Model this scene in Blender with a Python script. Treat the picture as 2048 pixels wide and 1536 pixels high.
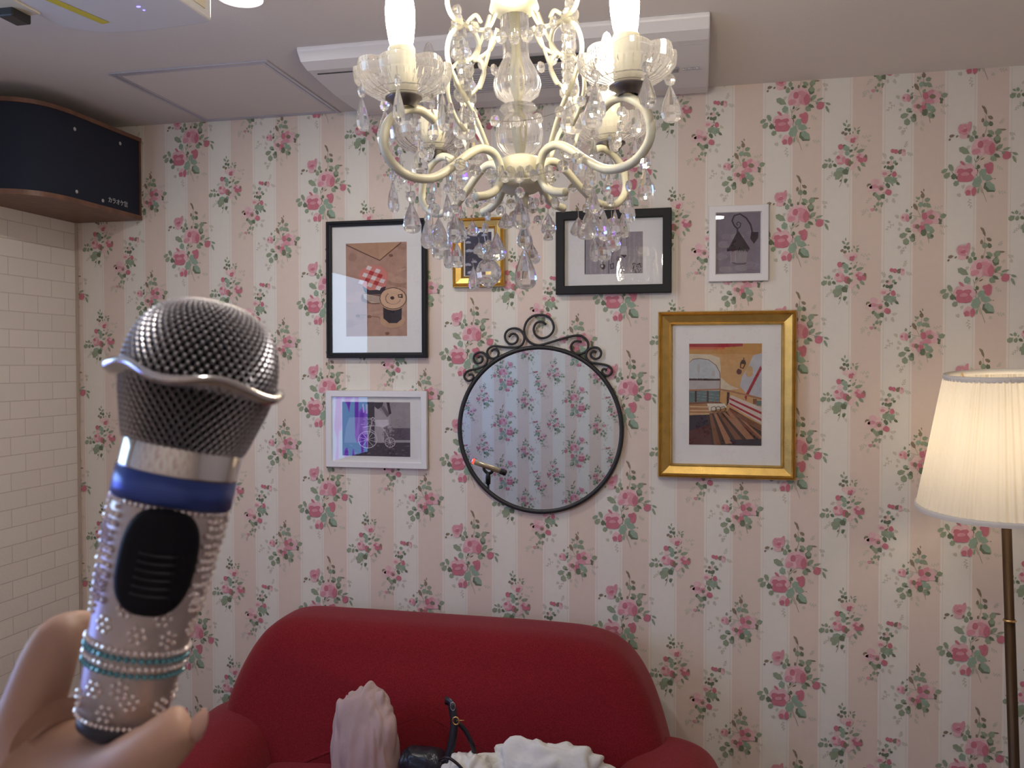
import bpy, bmesh, math, random
import numpy as np
from mathutils import Vector, Matrix, noise
random.seed(7)
PI=math.pi; R_=math.radians
for o in list(bpy.data.objects): bpy.data.objects.remove(o)
scene=bpy.context.scene; col=scene.collection
# ---------------------------------------------------------------- camera
F_PX=1716.0; CAM=Vector((0,-2.46065,1.45)); YAW,PITCH,ROLL=.214533,-.022454,-.001092
def cam_axes():
    cy,sy,cp,sp=math.cos(YAW),math.sin(YAW),math.cos(PITCH),math.sin(PITCH)
    F=Vector((-sy*cp,cy*cp,sp)); R0=Vector((cy,sy,0)); U=R0.cross(F)
    cr,sr=math.cos(ROLL),math.sin(ROLL)
    return R0*cr+U*sr, U*cr-R0*sr, F
CR,CU,CF=cam_axes()
cd=bpy.data.cameras.new('camera'); cam=bpy.data.objects.new('camera',cd); col.objects.link(cam)
cam.matrix_world=Matrix(((CR.x,CU.x,-CF.x,CAM.x),(CR.y,CU.y,-CF.y,CAM.y),(CR.z,CU.z,-CF.z,CAM.z),(0,0,0,1)))
cd.sensor_width=36; cd.lens=36*F_PX/2048; cd.clip_start=.01; cd.clip_end=50
cd.dof.use_dof=True; cd.dof.focus_distance=2.2; cd.dof.aperture_fstop=22
scene.camera=cam
# ---------------------------------------------------------------- world, lights, exposure
w=bpy.data.worlds.new('world'); scene.world=w; w.use_nodes=True
w.node_tree.nodes['Background'].inputs[0].default_value=(.8,.8,1,1)
w.node_tree.nodes['Background'].inputs[1].default_value=.02
vs=scene.view_settings; vs.view_transform='Standard'; vs.look='None'; vs.gamma=1; vs.use_curve_mapping=False
vs.exposure=EXPOSURE=-0.18
CEIL=2.22; XL=-2.0; XR=1.75; YF=-2.90
L_BULB=150.0      # emission of the chandelier bulbs
L_DOWN=5.0       # W of each ceiling downlight
L_SHADE=13.0      # W of the floor lamp bulb
L_TV=6.5         # emission of the television screen
# ---------------------------------------------------------------- helpers
def ray(x,y): return CF+CR*((x-1024)/F_PX)-CU*((y-768)/F_PX)
def at(x,y,Y=0.0):            # the point on the plane y=Y seen at a pixel
    d=ray(x,y); return CAM+d*((Y-CAM.y)/d.y)
def atz(x,y,Z=CEIL):
    d=ray(x,y); return CAM+d*((Z-CAM.z)/d.z)
def dep(x,y,d): return CAM+ray(x,y)*d
def tag(o,label=None,cat=None,group=None,kind=None):
    if label:o['label']=label
    if cat:o['category']=cat
    if group:o['group']=group
    if kind:o['kind']=kind
    return o
def link(name,me,parent=None,mats=()):
    o=bpy.data.objects.new(name,me); col.objects.link(o)
    if parent: o.parent=parent
    for m in mats: me.materials.append(m)
    return o
def empty(name,loc=(0,0,0),rot=(0,0,0)):
    o=bpy.data.objects.new(name,None); col.objects.link(o); o.location=loc; o.rotation_euler=rot
    o.empty_display_size=.05; return o
def obj(name,bm,mat,parent=None,smooth=False,sub=0,bev=0):
    me=bpy.data.meshes.new(name); bmesh.ops.recalc_face_normals(bm,faces=bm.faces); bm.to_mesh(me); bm.free()
    if smooth: me.polygons.foreach_set('use_smooth',[True]*len(me.polygons))
    o=link(name,me,parent,mat if isinstance(mat,(list,tuple)) else [mat])
    if bev:
        b=o.modifiers.new('bevel','BEVEL'); b.width=bev; b.segments=3; b.limit_method='ANGLE'
    if sub:
        s=o.modifiers.new('sub','SUBSURF'); s.levels=s.render_levels=sub
    return o
def box(bm,x0,x1,y0,y1,z0,z1,mi=0):
    v=[bm.verts.new(p) for p in ((x0,y0,z0),(x1,y0,z0),(x1,y1,z0),(x0,y1,z0),(x0,y0,z1),(x1,y0,z1),(x1,y1,z1),(x0,y1,z1))]
    for f in ((0,3,2,1),(4,5,6,7),(0,1,5,4),(1,2,6,5),(2,3,7,6),(3,0,4,7)):
        fc=bm.faces.new([v[i] for i in f]); fc.material_index=mi
    return v
def lathe(bm,prof,n=24,rfun=None,cap=True,M=None,mi=0):
    rings=[]
    for r,z in prof:
        ring=[]
        for i in range(n):
            a=2*PI*i/n; rr=r if rfun is None else rfun(r,z,a)
            p=Vector((rr*math.cos(a),rr*math.sin(a),z))
            if M is not None:p=M@p
            ring.append(bm.verts.new(p))
        rings.append(ring)
    for a,b in zip(rings,rings[1:]):
        for i in range(n):
            f=bm.faces.new((a[i],a[(i+1)%n],b[(i+1)%n],b[i])); f.material_index=mi; 
    if cap:
        for rg,s in((rings[0],-1),(rings[-1],1)):
            f=bm.faces.new(rg if s>0 else rg[::-1]); f.material_index=mi
    return rings
def smooth_path(pts,k=6):
    P=[Vector(p) for p in pts]; out=[]
    for i in range(len(P)-1):
        p0=P[max(i-1,0)];p1=P[i];p2=P[i+1];p3=P[min(i+2,len(P)-1)]
        for j in range(k):
            t=j/k; out.append(.5*((2*p1)+(p2-p0)*t+(2*p0-5*p1+4*p2-p3)*t*t+(3*p1-p0-3*p2+p3)*t**3))
    out.append(P[-1]); return out
def tube(bm,pts,r,n=10,k=0,closed=False,mi=0):
    P=smooth_path(pts,k) if k else [Vector(p) for p in pts]
    m=len(P); rad=r if callable(r) else (lambda t:r)
    T=[]
    for i in range(m):
        a=P[(i-1)%m] if closed else P[max(i-1,0)]; b=P[(i+1)%m] if closed else P[min(i+1,m-1)]
        T.append((b-a).normalized())
    nrm=T[0].orthogonal().normalized(); rings=[]
    for i in range(m):
        nrm=(nrm-T[i]*nrm.dot(T[i])).normalized(); bn=T[i].cross(nrm); q=rad(i/(m-1))
        rings.append([bm.verts.new(P[i]+(nrm*math.cos(2*PI*j/n)+bn*math.sin(2*PI*j/n))*q) for j in range(n)])
    for i in range(m if closed else m-1):
        a,b=rings[i],rings[(i+1)%m]
        for j in range(n):
            f=bm.faces.new((a[j],a[(j+1)%n],b[(j+1)%n],b[j])); f.material_index=mi
    if not closed:
        bm.faces.new(rings[0][::-1]).material_index=mi; bm.faces.new(rings[-1]).material_index=mi
def ball(bm,c,r,u=10,v=6,sz=(1,1,1),M=None,mi=0):
    Mx=Matrix.Translation(Vector(c))@(M if M is not None else Matrix())@Matrix.Diagonal((r*sz[0],r*sz[1],r*sz[2],1))
    res=bmesh.ops.create_uvsphere(bm,u_segments=u,v_segments=v,radius=1,matrix=Mx)
    if mi:
        for vt in res['verts']:
            for f in vt.link_faces: f.material_index=mi
def BM(): return bmesh.new()
# ---------------------------------------------------------------- materials
MATS={}
def mat(name,c,rough=.6,metal=0,spec=.5,bump=0,bscale=200,var=0,vscale=8,**kw):
    if name in MATS: return MATS[name]
    m=bpy.data.materials.new(name); m.use_nodes=True; nt=m.node_tree; b=nt.nodes['Principled BSDF']
    b.inputs['Base Color'].default_value=(*c,1); b.inputs['Roughness'].default_value=rough; b.inputs['Metallic'].default_value=metal
    b.inputs['Specular IOR Level'].default_value=spec
    for k,v in kw.items(): b.inputs[k].default_value=v
    if var or bump: tc=nt.nodes.new('ShaderNodeTexCoord')
    if var:
        n=nt.nodes.new('ShaderNodeTexNoise'); n.inputs['Scale'].default_value=vscale; n.inputs['Detail'].default_value=5
        nt.links.new(tc.outputs['Object'],n.inputs['Vector'])
        mr=nt.nodes.new('ShaderNodeMapRange'); mr.inputs[1].default_value=.3; mr.inputs[2].default_value=.7; mr.inputs[3].default_value=1-var; mr.inputs[4].default_value=1+var
        nt.links.new(n.outputs['Fac'],mr.inputs[0])
        mx=nt.nodes.new('ShaderNodeVectorMath'); mx.operation='SCALE'; mx.inputs[0].default_value=c
        nt.links.new(mr.outputs[0],mx.inputs['Scale']); nt.links.new(mx.outputs[0],b.inputs['Base Color'])
    if bump:
        n=nt.nodes.new('ShaderNodeTexNoise'); n.inputs['Scale'].default_value=bscale; n.inputs['Detail'].default_value=3
        nt.links.new(tc.outputs['Object'],n.inputs['Vector'])
        bp=nt.nodes.new('ShaderNodeBump'); bp.inputs['Strength'].default_value=bump; bp.inputs['Distance'].default_value=.002
        nt.links.new(n.outputs['Fac'],bp.inputs['Height']); nt.links.new(bp.outputs[0],b.inputs['Normal'])
    MATS[name]=m; return m
def emis(name,c,s):
    m=bpy.data.materials.new(name); m.use_nodes=True; nt=m.node_tree; nt.nodes.clear()
    e=nt.nodes.new('ShaderNodeEmission'); e.inputs[0].default_value=(*c,1); e.inputs[1].default_value=s
    o=nt.nodes.new('ShaderNodeOutputMaterial'); nt.links.new(e.outputs[0],o.inputs[0]); return m
def glass(name,c=(1,1,1),ior=1.5,clear=.35,film=0,milk=0):
    m=bpy.data.materials.new(name); m.use_nodes=True; nt=m.node_tree; b=nt.nodes['Principled BSDF']
    b.inputs['Base Color'].default_value=(*c,1); b.inputs['Roughness'].default_value=.0; b.inputs['IOR'].default_value=ior
    b.inputs['Transmission Weight'].default_value=1
    if film: b.inputs['Thin Film Thickness'].default_value=film; b.inputs['Thin Film IOR'].default_value=1.9
    t=nt.nodes.new('ShaderNodeBsdfTransparent'); mx=nt.nodes.new('ShaderNodeMixShader'); mx.inputs[0].default_value=clear
    nt.links.new(b.outputs[0],mx.inputs[1]); nt.links.new(t.outputs[0],mx.inputs[2]); last=mx.outputs[0]
    if milk:
        d=nt.nodes.new('ShaderNodeBsdfTranslucent'); d.inputs[0].default_value=(.95,.94,.92,1); m2=nt.nodes.new('ShaderNodeMixShader'); m2.inputs[0].default_value=milk
        nt.links.new(last,m2.inputs[1]); nt.links.new(d.outputs[0],m2.inputs[2]); last=m2.outputs[0]
    nt.links.new(last,nt.nodes['Material Output'].inputs[0])
    return m
def S(r,g,b):   # sRGB 0-255 to linear
    return tuple(((c/255)/12.92 if c<=10 else (((c/255)+.055)/1.055)**2.4) for c in (r,g,b))
C_A=(.795,.76,.69)        # cream of the paper
def paper_mat(sx=0):
    m=bpy.data.materials.new('wallpaper_stripes'); m.use_nodes=True; nt=m.node_tree; b=nt.nodes['Principled BSDF']
    b.inputs['Roughness'].default_value=.75; b.inputs['Specular IOR Level'].default_value=.25
    tc=nt.nodes.new('ShaderNodeTexCoord'); sp=nt.nodes.new('ShaderNodeSeparateXYZ'); nt.links.new(tc.outputs['Object'],sp.inputs[0])
    def mth(op,a,b_,c=None):
        n=nt.nodes.new('ShaderNodeMath'); n.operation=op
        for i,v in enumerate((a,b_,c)):
            if v is None: continue
            if hasattr(v,'links') or hasattr(v,'is_output'): nt.links.new(v,n.inputs[i])
            else: n.inputs[i].default_value=v
        return n.outputs[0]
    per=PA/3
    x=mth('ADD',sp.outputs['X'],-(PX0+sx-.0155)+per*60)
    x=mth('MODULO',x,per)
    rp=nt.nodes.new('ShaderNodeValToRGB'); nt.links.new(mth('DIVIDE',x,per),rp.inputs[0])
    cr=rp.color_ramp; cr.interpolation='CONSTANT'
    peach=(.755,.632,.552); pale=(.82,.765,.69); thin=(.76,.66,.60)
    st=[(0,peach),(.485,pale),(.512,C_A),(.522,thin),(.533,C_A),(.955,thin),(.966,C_A),(.976,pale)]
    cr.elements[0].position=0; cr.elements[0].color=(*peach,1); cr.elements[1].position=.485; cr.elements[1].color=(*pale,1)
    for p_,c_ in st[2:]:
        e=cr.elements.new(p_); e.color=(*c_,1)
    n=nt.nodes.new('ShaderNodeTexNoise'); n.inputs['Scale'].default_value=60; nt.links.new(tc.outputs['Object'],n.inputs['Vector'])
    mr=nt.nodes.new('ShaderNodeMapRange'); mr.inputs[3].default_value=.97; mr.inputs[4].default_value=1.03; nt.links.new(n.outputs['Fac'],mr.inputs[0])
    v=nt.nodes.new('ShaderNodeVectorMath'); v.operation='SCALE'; nt.links.new(rp.outputs[0],v.inputs[0]); nt.links.new(mr.outputs[0],v.inputs['Scale'])
    nt.links.new(v.outputs[0],b.inputs['Base Color'])
    n2=nt.nodes.new('ShaderNodeTexNoise'); n2.inputs['Scale'].default_value=900; nt.links.new(tc.outputs['Object'],n2.inputs['Vector'])
    bp=nt.nodes.new('ShaderNodeBump'); bp.inputs['Strength'].default_value=.15; bp.inputs['Distance'].default_value=.0005
    nt.links.new(n2.outputs['Fac'],bp.inputs['Height']); nt.links.new(bp.outputs[0],b.inputs['Normal'])
    return m
# ---------------------------------------------------------------- flat printed shapes
class Art:
    """coloured flat shapes printed on a surface: polygons in their own 2D frame, later layers lie a hair nearer"""
    def __init__(s): s.sh=[]      # (pts, colour key, layer)
    def poly(s,pts,c,l=0): s.sh.append(([tuple(p) for p in pts],c,l))
    def rect(s,x0,y0,x1,y1,c,l=0): s.poly([(x0,y0),(x1,y0),(x1,y1),(x0,y1)],c,l)
    def leaf(s,x1,y1,x2,y2,w,c,l=2,n=4):
        dx,dy=x2-x1,y2-y1; px,py=-dy,dx; L=math.hypot(dx,dy) or 1; px/=L;py/=L
        a=[];b=[]
        for i in range(1,n+1):
            t=i/(n+1); h=w/2*math.sin(PI*t**.8)**.8*(1+.12*((i%2)*2-1))
            a.append((x1+dx*t+px*h,y1+dy*t+py*h)); b.append((x1+dx*t-px*h,y1+dy*t-py*h))
        s.poly([(x1,y1)]+a+[(x2,y2)]+b[::-1],c,l)
    def blob(s,cx,cy,rx,ry,c,l=3,rot=0,n=11,j=.12,seed=0):
        rd=random.Random(seed+int(cx*7+cy*13)); p=[]
        for i in range(n):
            t=2*PI*i/n; q=1+rd.uniform(-j,j); x=rx*q*math.cos(t);y=ry*q*math.sin(t)
            p.append((cx+x*math.cos(rot)-y*math.sin(rot),cy+x*math.sin(rot)+y*math.cos(rot)))
        s.poly(p,c,l)
    def line(s,pts,w,c,l=1):
        a=[];b=[]; m=len(pts)
        for i,p in enumerate(pts):
            q0=pts[max(i-1,0)];q1=pts[min(i+1,m-1)]; dx,dy=q1[0]-q0[0],q1[1]-q0[1]; L=math.hypot(dx,dy) or 1
            a.append((p[0]-dy/L*w/2,p[1]+dx/L*w/2)); b.append((p[0]+dy/L*w/2,p[1]-dx/L*w/2))
        for i in range(m-1): s.poly([a[i],a[i+1],b[i+1],b[i]],c,l)
    def sprig(s,x,y,ang,L,sz,c='faint',l=0,n=5):
        dx,dy=math.cos(ang),math.sin(ang); s.line([(x,y),(x+dx*L,y+dy*L)],sz*.12,c,l)
        for i in range(n):
            t=(i+.6)/n; sd=1 if i%2 else -1; bx,by=x+dx*L*t,y+dy*L*t; a=ang+sd*.9
            s.leaf(bx,by,bx+math.cos(a)*sz,by+math.sin(a)*sz,sz*.5,c,l,3)
        s.leaf(x+dx*L,y+dy*L,x+dx*(L+sz),y+dy*(L+sz),sz*.5,c,l,3)
    def rose(s,cx,cy,r,seed=0,deep='deep',mid='mid',light='light',sx=1.15):
        rd=random.Random(seed)
        s.blob(cx,cy,r*sx,r,light,4,n=14,j=.1,seed=seed)
        for i in range(5):
            a=i*1.26+rd.uniform(-.3,.3); q=r*.55
            s.blob(cx+q*math.cos(a)*sx,cy+q*math.sin(a),r*.42,r*.26,mid,5,rot=a+PI/2,n=8,j=.2,seed=seed+i)
        s.blob(cx+r*.05,cy+r*.12,r*.42,r*.34,deep,6,n=9,j=.2,seed=seed)
def build_art(art_list,colours,step=.0004,facing=-1):
    """art_list: (Art, function (x,y)->(X,Z)) pairs; returns verts, faces, material indices"""
    keys=list(colours); V=[];F=[];MI=[]
    for art,fn in art_list:
        for k,(pts,c,l) in enumerate(art.sh):
            b=len(V); yy=facing*(.0002+l*step+(k%32)*step/40)
            for p in pts:
                X,Z=fn(*p); V.append((X,yy,Z))
            F.append(tuple(range(b,b+len(pts)))); MI.append(keys.index(c))
    return V,F,MI
# ---------------------------------------------------------------- wallpaper
PA=.46; PB=.3160; PX0=-1.5772; PZ0=2.1750
WC=dict(faint=S(200,196,180),green=S(150,163,138),dark=S(114,126,103),brown=S(142,131,110),teal=S(152,173,153),deep=S(201,124,137),mid=S(217,156,167),light=S(228,188,192),pale=S(230,202,197),stem=S(168,170,146))
def motifs():
    A=Art()   # the large rose spray, drawn in its own units
    for a in ((660,60,705,190,34,'brown'),(640,50,665,110,18,'brown'),(650,290,655,220,40,'brown'),(785,250,715,205,48,'brown'),(700,350,690,262,78,'green'),(770,350,745,275,58,'dark'),
        (540,460,540,375,62,'green'),(500,545,505,450,66,'green'),(545,490,590,465,50,'dark'),(660,490,660,435,34,'brown'),(705,460,785,490,40,'dark'),(800,465,715,400,58,'green'),
        (820,470,905,395,82,'green'),(890,410,970,415,24,'brown'),(840,600,845,470,95,'dark'),(835,560,860,480,80,'green'),(830,675,920,610,62,'green'),(835,700,850,640,22,'brown'),
        (335,605,480,700,86,'green'),(470,820,455,712,94,'teal'),(760,765,835,830,78,'green'),(800,735,885,790,44,'dark'),(915,690,1025,665,34,'green'),(1050,740,1125,775,36,'green'),(1048,780,1100,890,38,'green'),(905,715,960,760,40,'green'),
        (100,925,192,880,56,'green'),(205,820,262,920,60,'green'),(140,1005,218,930,76,'green'),(270,1035,262,945,70,'dark'),(270,1120,335,1060,74,'green'),(575,780,600,740,30,'dark'),(620,800,680,770,20,'brown'),
        (600,920,590,855,48,'dark'),(560,900,580,980,44,'dark'),(610,1010,705,930,95,'teal'),(640,1030,790,1075,92,'teal'),(800,1075,828,1075,12,'brown'),(545,1175,620,1010,120,'teal'),(675,1120,815,1255,130,'dark'),(700,1110,825,1240,90,'teal'),
        (205,440,280,425,44,'brown'),(200,495,225,465,30,'brown'),(295,460,325,430,26,'brown'),(480,440,440,480,40,'brown'),(300,990,330,1040,44,'dark'),(590,1260,600,1170,26,'teal')):
        A.leaf(*a)
    for l in (((690,190),(700,380),(560,820),(560,960),(620,1130),(705,1380)),((560,830),(640,750)),((540,770),(560,830)),((600,1140),(650,1260)),((840,690),(1060,740)),((220,900),(270,960)),((700,1110),(690,1000))):
        A.line(l,8,'stem',1)
    A.rose(402,365,92,1,sx=.95); A.blob(465,330,32,75,'mid',5,.2); A.blob(360,335,40,42,'mid',6); A.blob(395,455,55,38,'light',4)
    A.blob(655,610,155,125,'light',4,seed=3,n=16); A.blob(560,680,62,42,'mid',5,-.2); A.blob(620,590,42,48,'deep',6); A.blob(740,650,72,92,'mid',5,.2); A.blob(775,660,42,80,'deep',6,.1); A.blob(690,560,55,32,'mid',5); A.blob(645,690,22,60,'light',6)
    A.blob(420,950,135,120,'light',4,n=16); A.leaf(350,790,420,860,36,'deep',5); A.blob(425,1000,118,92,'deep',5,n=14); A.blob(360,930,52,36,'deep',6); A.blob(470,930,50,30,'deep',6); A.blob(415,975,60,25,'mid',7); A.blob(540,960,40,60,'light',5)
    A.blob(745,930,50,85,'deep',4,.1); A.blob(705,885,38,32,'deep',5); A.blob(970,770,56,54,'deep',4)
    A.blob(480,1205,72,75,'light',3); A.blob(455,1235,36,42,'deep',5); A.blob(535,1225,32,62,'deep',5,.1)
    for a in ((880,330,-.9,60,34),(1000,470,.3,60,36),(920,560,-.5,40,30),(1040,520,1.2,30,30),(560,380,-2,50,30),(830,900,.6,80,34),(850,1260,.2,90,36),(760,1290,1,30,30),(370,1270,-2.6,40,34),(470,1310,1.4,110,38),(400,1110,1.8,40,30),(480,580,2.2,40,28),(510,800,2.4,50,30)): A.sprig(*a)
    B=Art()
    for a in ((600,190,600,120,30,'green'),(530,190,595,255,50,'green'),(610,270,670,205,46,'green'),(560,330,620,285,60,'dark'),(625,350,680,290,62,'dark'),(500,400,560,350,52,'brown'),(550,420,620,380,60,'brown'),(750,270,770,340,30,'green'),(800,300,865,262,18,'green'),(790,360,865,325,46,'green'),(720,395,720,345,26,'green'),(800,370,840,400,40,'green'),(670,420,665,365,20,'dark'),
        (520,650,590,610,60,'dark'),(540,640,660,720,110,'teal'),(570,800,650,740,90,'teal'),(650,740,720,700,50,'dark'),(690,640,715,600,30,'green'),(740,720,810,640,46,'green'),(790,750,950,690,62,'green'),(800,620,825,580,20,'green'),(650,840,750,800,48,'green'),
        (175,895,240,930,36,'green'),(275,940,270,860,62,'green'),(130,1050,240,970,96,'green'),(270,1060,300,960,70,'green'),(340,980,410,1030,62,'dark'),(320,950,345,905,22,'green'),
        (390,1110,560,1060,90,'teal'),(350,1200,500,1130,120,'green'),(380,1280,540,1090,110,'green'),(540,1080,620,1180,120,'dark'),(580,1040,640,1110,90,'teal'),(470,1320,500,1270,28,'dark'),(545,1290,630,1270,60,'green'),(560,1340,600,1260,56,'dark'),
        (870,950,965,1030,66,'green'),(815,1010,865,1125,52,'green'),(690,1000,720,920,70,'green')): B.leaf(*a)
    B.line([(520,1200),(500,1330),(460,1420)],10,'stem',1); B.line([(560,1300),(590,1370)],8,'stem',1); B.line([(640,300),(660,420)],8,'stem',1)
    B.blob(700,490,110,85,'pale',3); B.blob(770,470,45,42,'light',4); B.blob(710,530,45,45,'deep',5); B.blob(750,495,28,24,'deep',6); B.blob(610,480,60,50,'pale',3)
    B.blob(480,650,52,54,'deep',4); B.blob(480,890,105,95,'light',4); B.blob(440,850,38,34,'deep',5); B.blob(540,900,36,70,'mid',5); B.blob(470,970,60,22,'mid',5); B.blob(620,940,62,72,'deep',4); B.blob(655,960,40,62,'brown',5)
    B.blob(850,860,90,85,'light',3); B.blob(870,900,60,52,'deep',4); B.blob(820,850,30,28,'deep',5); B.blob(950,880,44,60,'deep',4); B.blob(965,830,26,34,'brown',5); B.blob(850,800,30,26,'mid',5); B.blob(700,1040,60,60,'pale',2); B.blob(770,990,55,50,'pale',2); B.blob(500,750,60,40,'pale',2)
    for a in ((880,460,-.1,160,44),(1000,540,-.4,40,36),(860,620,.2,100,40),(340,800,-.6,70,40),(300,1120,1,80,36),(320,1180,2.4,110,40),(700,1120,.9,120,42),(740,1180,0,80,36),(620,1350,1.5,50,30)): B.sprig(*a)
    Cc=Art()
    for a in ((590,480,640,430,50,'green'),(620,490,655,440,44,'teal'),(655,560,700,505,52,'green'),(680,580,735,550,44,'dark'),(490,640,530,590,36,'dark'),(540,650,610,590,66,'dark'),(590,660,665,590,70,'dark'),(600,720,630,670,30,'green'),(570,780,600,700,60,'brown'),(500,860,640,790,110,'green'),(580,890,720,800,110,'teal'),(640,850,725,860,70,'green'),(450,880,505,895,26,'green'),(520,900,600,960,66,'dark'),(560,980,580,920,50,'dark'),(625,900,650,945,30,'green'),(700,880,765,925,50,'dark'),
        (205,960,270,900,66,'brown'),(240,980,330,940,50,'brown'),(310,1110,350,1050,56,'dark'),(340,1070,400,1160,60,'green'),(380,1180,450,1090,86,'green'),(440,1150,505,1080,76,'dark'),(460,1120,505,1160,44,'dark'),(370,1280,410,1220,62,'green'),(430,1260,480,1220,50,'green'),(440,1300,460,1260,26,'green'),(320,1300,350,1280,46,'green'),(340,1360,385,1330,50,'green'),(540,560,580,520,36,'brown'),(745,400,800,310,70,'brown')): Cc.leaf(*a)
    Cc.line([(620,430),(600,700),(520,1000),(400,1200),(290,1380)],9,'stem',1)
    for a in ((640,345,36,34,'deep'),(695,355,34,42,'deep'),(825,370,36,60,'light'),(835,340,22,22,'mid'),(665,740,40,50,'deep'),(500,730,70,60,'pale'),(505,735,40,26,'mid'),(590,560,50,46,'pale'),(565,545,24,24,'brown'),(570,720,40,36,'pale'),(340,880,70,60,'light'),(330,950,44,36,'mid'),(350,1000,60,46,'light'),(435,975,52,46,'mid'),(445,990,32,30,'brown'),(270,990,60,60,'pale'),(563,1050,56,56,'deep'),(420,900,70,60,'pale'),(290,1345,34,24,'mid'),(440,1030,60,40,'pale'),(230,1010,40,36,'pale'),(500,1000,40,40,'pale')):
        Cc.blob(a[0],a[1],a[2],a[3],a[4],{'pale':2,'light':3,'mid':5,'deep':4,'brown':6}[a[4]])
    for a in ((850,290,-1.2,90,40),(880,380,.3,80,44),(760,450,1.2,50,36),(540,470,-2.2,80,44),(520,520,2.6,50,36),(720,760,.5,50,36),(640,1110,-.2,70,36),(640,1150,1.2,60,40),(540,1150,1.6,50,34),(280,1130,2.3,110,40),(240,1340,2.9,110,40),(180,1370,2.3,70,36),(260,1400,1.8,60,34),(400,1340,1,50,34)): Cc.sprig(*a)
    D=Art()
    for a in ((790,340,800,230,80,'brown'),(760,200,800,250,30,'brown'),(820,210,815,150,22,'brown'),(665,310,720,370,36,'green'),(700,370,740,310,46,'green'),(660,400,705,390,30,'green'),(830,385,945,350,84,'green'),(715,500,800,410,92,'teal'),(800,500,880,430,80,'green'),(840,440,960,515,90,'green'),
        (620,440,700,580,76,'brown'),(570,510,600,505,28,'brown'),(470,600,520,560,50,'green'),(485,540,510,600,26,'green'),(540,660,600,610,40,'green'),(550,740,580,670,50,'dark'),(775,620,830,550,50,'green'),(1130,700,1255,655,96,'green'),(1085,740,1130,730,26,'dark'),(1085,810,1165,740,76,'dark'),(1100,800,1160,830,50,'dark'),
        (460,970,560,920,90,'green'),(500,980,585,975,40,'dark'),(345,1080,505,1020,100,'green'),(420,1140,535,1150,2,'green'),(470,1240,480,1095,125,'green'),(575,1040,650,1080,80,'dark'),(535,1080,600,1100,60,'green'),(600,1180,610,1050,90,'dark'),(560,1160,635,1110,80,'green'),
        (765,960,860,950,60,'dark'),(790,1065,850,930,110,'dark'),(830,850,930,860,60,'teal'),(850,900,1030,965,120,'teal'),(940,1000,1020,940,70,'green'),(890,1010,985,1115,116,'green'),(950,1040,1005,1090,60,'dark'),(620,750,690,700,60,'faint'),(560,830,640,740,60,'faint')): D.leaf(*a)
    D.line([(700,570),(760,700)],10,'stem',1); D.line([(540,660),(760,700)],8,'stem',1); D.line([(860,1000),(900,1110),(915,1200)],11,'stem',3); D.line([(770,980),(740,1080)],8,'stem',3); D.line([(800,330),(790,420),(740,540)],8,'stem',1)
    for a in ((450,710,78,76,'light'),(500,720,36,70,'mid'),(415,710,24,24,'deep'),(830,680,62,70,'deep'),(990,700,125,105,'light'),(920,640,50,60,'mid'),(955,600,36,34,'mid'),(900,790,90,52,'mid'),(1040,780,70,48,'light'),(960,700,66,44,'brown'),(870,740,60,40,'light'),(680,860,105,80,'pale'),(650,880,50,44,'mid'),(690,885,44,48,'brown'),(780,900,60,52,'deep'),(640,950,60,44,'pale'),(740,960,24,50,'mid'),(790,830,36,40,'mid'),(720,780,60,60,'pale'),(1040,640,50,60,'pale')):
        D.blob(a[0],a[1],a[2],a[3],a[4],{'pale':2,'light':3,'mid':5,'deep':4,'brown':6}[a[4]])
    for a in ((1020,540,-.3,140,44),(1060,600,.4,70,36),(1120,880,0,120,42),(1110,940,.8,110,42),(340,720,-2.4,60,44),(330,800,.8,70,40),(250,820,2.5,170,46),(180,780,2.6,30,36),(350,900,1.8,40,36),(470,1250,2.1,150,48),(380,1260,2.7,50,40),(430,1330,2.6,50,40),(660,1170,1.9,50,40),(740,1150,1.1,90,42),(720,1270,.9,70,40)): D.sprig(*a)
    # each: art, crop origin x,y, crop scale, reference point in the crop -> place in the repeat
    return [(A,1500,1030,7.3167,663.6,619.7,0,0),(B,1630,220,9.6,566,806,.258,.513),(Cc,1710,260,8.5333,660,740,.526,.693),(D,1760,360,9.6,787,720,.681,.070)]
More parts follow.
